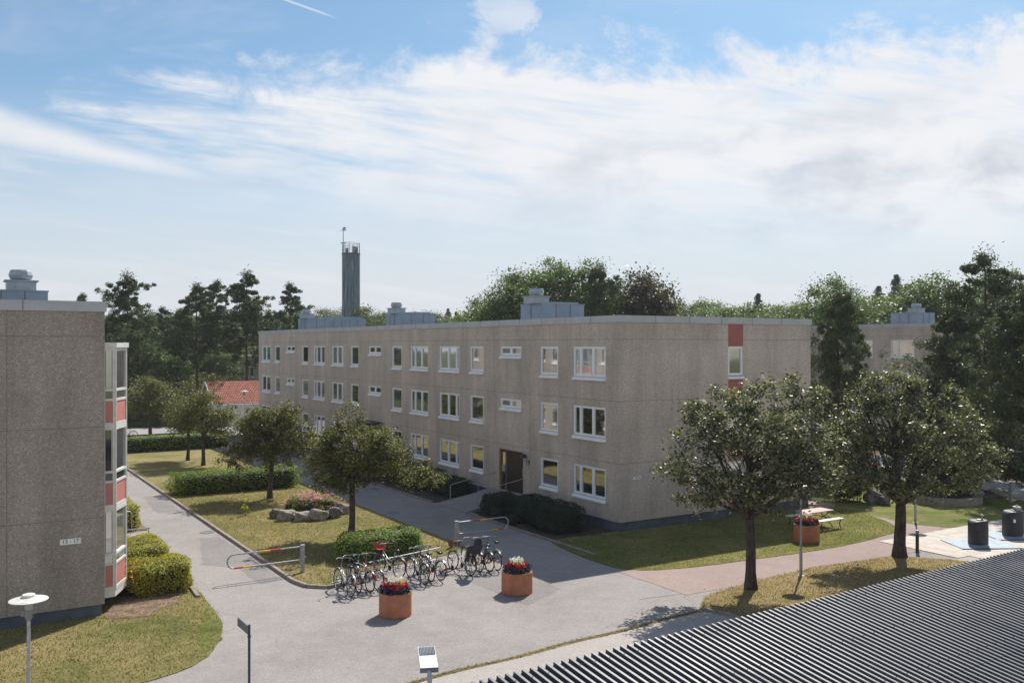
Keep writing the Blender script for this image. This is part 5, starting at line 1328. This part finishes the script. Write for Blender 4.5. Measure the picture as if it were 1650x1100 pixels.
# ------------------------------------------------------------------ grass blades
def inside(poly, P):
    x, y = P[:, 0], P[:, 1]; c = np.zeros(len(P), bool); n = len(poly)
    for i in range(n):
        x0, y0 = poly[i][:2]; x1, y1 = poly[(i+1) % n][:2]
        if y0 == y1: continue
        c ^= ((y0 > y) != (y1 > y)) & (x < (x1-x0)*(y-y0)/(y1-y0)+x0)
    return c
rng = np.random.default_rng(42); allv = []
for poly, n, ymax in ((LC, 60000, 52), (LL, 60000, 34), ([L(12, .3)]+LRc+[L(-3.45, .3)], 26000, 60), (L3, 30000, 60)):
    A = np.array([p[:2] for p in poly]); lo, hi = A.min(0), A.max(0); hi[1] = min(hi[1], ymax); lo[0] = max(lo[0], -24)
    P = rng.uniform(lo, hi, (n*2, 2)); P = P[inside(poly, P)][:n]
    allv.append(P+rng.normal(size=P.shape)*.05)
P = np.concatenate(allv); hgt = rng.uniform(.025, .075, len(P)); az = rng.uniform(0, PI, len(P)); w = rng.uniform(.008, .02, len(P)); d = rng.normal(size=(len(P), 2))*.03
a = np.stack([P[:, 0]-np.cos(az)*w, P[:, 1]-np.sin(az)*w, np.full(len(P), .015)], 1); b = np.stack([P[:, 0]+np.cos(az)*w, P[:, 1]+np.sin(az)*w, np.full(len(P), .015)], 1)
c = np.stack([P[:, 0]+d[:, 0], P[:, 1]+d[:, 1], 0.015+hgt], 1)
v = np.stack([a, b, c], 1).reshape(-1, 3); me = bpy.data.meshes.new('grass'); me.from_pydata(v.tolist(), [], np.arange(len(v)).reshape(-1, 3).tolist()); me.materials.append(M['blade']); me.update()
o = bpy.data.objects.new('grass', me); C.objects.link(o); tag(o, 'short dry and green grass blades over the lawns', 'grass', kind='stuff')

# ------------------------------------------------------------------ sky, sun, camera
W_ = bpy.data.worlds.new('World'); bpy.context.scene.world = W_; W_.use_nodes = True
t = NT(W_.node_tree); bg = t.n['Background']
sky = t.n.new('ShaderNodeTexSky'); sky.sky_type = 'NISHITA'; sky.sun_disc = False
el = math.asin(SUNH.z); az = math.atan2(SUNH.x, SUNH.y); sky.sun_elevation = el; sky.sun_rotation = az
sky.air_density = 1.0; sky.dust_density = .7; sky.ozone_density = 1.6; sky.altitude = 20
tc_ = t.n.new('ShaderNodeTexCoord').outputs['Generated']; sp_ = t.node('ShaderNodeSeparateXYZ', None, Vector=tc_)
dx, dy, dz_ = sp_.outputs
ady = t.m('MAXIMUM', dy, .08)
U = t.m('DIVIDE', dx, ady); V = t.m('DIVIDE', dz_, ady)            # tangent-plane coordinates round the north sky
def vec(a, b, c=0.0): return t.node('ShaderNodeCombineXYZ', None, X=a, Y=b, Z=c).outputs[0]
# cloud sheet: upper and lower limits as functions of U (photo: U=(x-825)/1474, V=(556-y)/1474)
warp = t.m('SUBTRACT', t.noise(vec(t.m('MULTIPLY', U, 2.0), t.m('MULTIPLY', V, 5.0)), 1.5, 4, .6), .5)
n_big = t.noise(vec(t.m('MULTIPLY', U, 3.2), t.m('MULTIPLY', t.m('ADD', V, t.m('MULTIPLY', U, .10)), 13)), 1.0, 7, .62, .5)
n_cum = t.noise(vec(t.m('MULTIPLY', U, 9), t.m('MULTIPLY', V, 12), 3.0), 1.0, 8, .66, .25)
n_str = t.noise(vec(t.m('MULTIPLY', t.m('ADD', U, t.m('MULTIPLY', V, .6)), 4), t.m('MULTIPLY', t.m('ADD', V, t.m('MULTIPLY', U, .14)), 42), 1.0), 1.0, 6, .62, .4)
top = t.m('ADD', t.mr(U, -.62, .02, .268, .332), t.mr(U, .30, .58, 0, .03))
low = t.m('SUBTRACT', .150, t.mr(U, -.45, .45, 0, .035))
wsc = t.mr(U, -.60, -.15, .25, 1.0)                                # the sheet thins towards the left
tp = t.m('ADD', top, t.m('MULTIPLY', t.m('SUBTRACT', n_cum, .5), .20))
m_top = t.mr(t.m('SUBTRACT', tp, V), -.010, .040)
lw = t.m('ADD', low, t.m('MULTIPLY', t.m('SUBTRACT', n_str, .5), .13))
m_low = t.mr(t.m('SUBTRACT', V, lw), -.05, .07)
body = t.m('MULTIPLY', m_top, m_low)
thin = t.mr(t.m('ADD', t.m('MULTIPLY', n_big, .55), t.m('MULTIPLY', n_str, .45)), t.mr(U, -.5, .05, .46, .24), t.mr(U, -.5, .05, .67, .53))
dens = t.m('MULTIPLY', body, thin)
# left wedge of cloud and low veils
wedge = t.m('MULTIPLY', t.mr(t.m('SUBTRACT', t.m('SUBTRACT', .265, t.m('MULTIPLY', t.m('ADD', U, .56), .33)), t.m('ADD', V, t.m('MULTIPLY', warp, .03))), -.005, .022), t.mr(t.m('SUBTRACT', V, t.m('SUBTRACT', .215, t.m('MULTIPLY', t.m('ADD', U, .56), .17))), -.008, .016))
wedge = t.m('MULTIPLY', wedge, t.mr(U, -.10, -.40, 0, .9))
veil = t.m('MULTIPLY', t.m('MULTIPLY', t.mr(n_str, .44, .72), t.mr(V, .30, .12)), .32)
wisp = t.m('MULTIPLY', t.mr(t.noise(vec(t.m('MULTIPLY', U, 5), t.m('MULTIPLY', t.m('SUBTRACT', V, t.m('MULTIPLY', U, .1)), 16), 7.0), 1.0, 6, .6, .4), .56, .76), t.m('MULTIPLY', t.mr(U, .12, .45, .25, 1.0), t.mr(V, .26, .34)))
puffd = t.m('SQRT', t.m('ADD', t.m('POWER', t.m('MULTIPLY', t.m('ADD', U, .0), 1.0), 2.0), t.m('POWER', t.m('MULTIPLY', t.m('SUBTRACT', V, .362), .9), 2.0)))
puff = t.m('MULTIPLY', t.mr(t.m('ADD', puffd, t.m('MULTIPLY', t.m('SUBTRACT', n_cum, .5), -.26)), .030, -.004), t.mr(n_big, .35, .6, .15, .6))
hz = t.mr(V, .33, .0, .10, .98)
dens = t.m('MAXIMUM', t.m('MAXIMUM', dens, wedge), t.m('MAXIMUM', t.m('MAXIMUM', veil, puff), wisp), clamp=True)
shade = t.mr(t.m('ADD', t.m('MULTIPLY', t.noise(vec(t.m('MULTIPLY', U, 7), t.m('MULTIPLY', V, 17), 9.0), 1.0, 6, .6, .3), .7), t.m('MULTIPLY', n_cum, .3)), .44, .68)
shade = t.m('MULTIPLY', shade, t.mr(V, .34, .16, .15, 1.0)); shade = t.m('MULTIPLY', shade, t.mr(U, -.2, .35, .35, 1.0))
K = 6.7
ccol = t.mix(shade, (.93*K, .94*K, .97*K), (.62*K, .67*K, .76*K))
cirr = t.m('MULTIPLY', t.mr(t.noise(vec(t.m('MULTIPLY', U, 2.2), t.m('MULTIPLY', V, 9), 5.0), 1.0, 6, .65, .6), .45, .8), .28)
dens = t.m('MAXIMUM', dens, cirr)
skyc = t.mix(1.0, sky.outputs[0], (.49, .69, .77), 'MULTIPLY')
base = t.mix(hz, skyc, (.76*K, .785*K, .84*K))
final = t.mix(dens, base, ccol)
ctr = t.m('ABSOLUTE', t.m('SUBTRACT', t.m('SUBTRACT', V, .377), t.m('MULTIPLY', t.m('ADD', U, .2476), -.355)))
ctm = t.m('MULTIPLY', t.mr(ctr, .0, .0022, .6, 0), t.m('MULTIPLY', t.mr(U, -.262, -.25), t.mr(U, -.185, -.215)))
final = t.mix(ctm, final, (.9*K, .92*K, .95*K))
# behind the camera, bright low cloud is added to fill the shaded walls
back = t.mr(t.noise(tc_, 2.2, 6, .6, .4), .42, .58)
backc = t.mix(t.m('MULTIPLY', back, t.m('MULTIPLY', t.mr(dz_, -.02, .12, .3, 1.0), t.mr(dz_, .35, .65, 1, .12))), sky.outputs[0], (1.0*K, .98*K, .96*K))
final = t.mix(t.mr(dy, .0, .10), backc, final)
t.set(bg.inputs['Color'], final); bg.inputs['Strength'].default_value = .10

sl = bpy.data.lights.new('sun', 'SUN'); sl.energy = 4.4; sl.angle = R(.55); sl.color = (1, .95, .87)
so = bpy.data.objects.new('sun', sl); C.objects.link(so); so.rotation_euler = SUNH.to_track_quat('Z', 'Y').to_euler()
cam = bpy.data.cameras.new('camera'); co = bpy.data.objects.new('camera', cam); C.objects.link(co)
co.location = (0, 0, H); co.rotation_euler = (PI/2, 0, 0); cam.sensor_width = 36; cam.lens = F/1650*36; cam.shift_y = (HY-550)/1650; cam.clip_end = 3000; cam.clip_start = .1
sc_ = bpy.context.scene; sc_.camera = co
sc_.view_settings.view_transform = 'Standard'; sc_.view_settings.look = 'None'; sc_.view_settings.exposure = .50; sc_.view_settings.gamma = 1
sc_.cycles.max_bounces = 6; sc_.cycles.transparent_max_bounces = 4
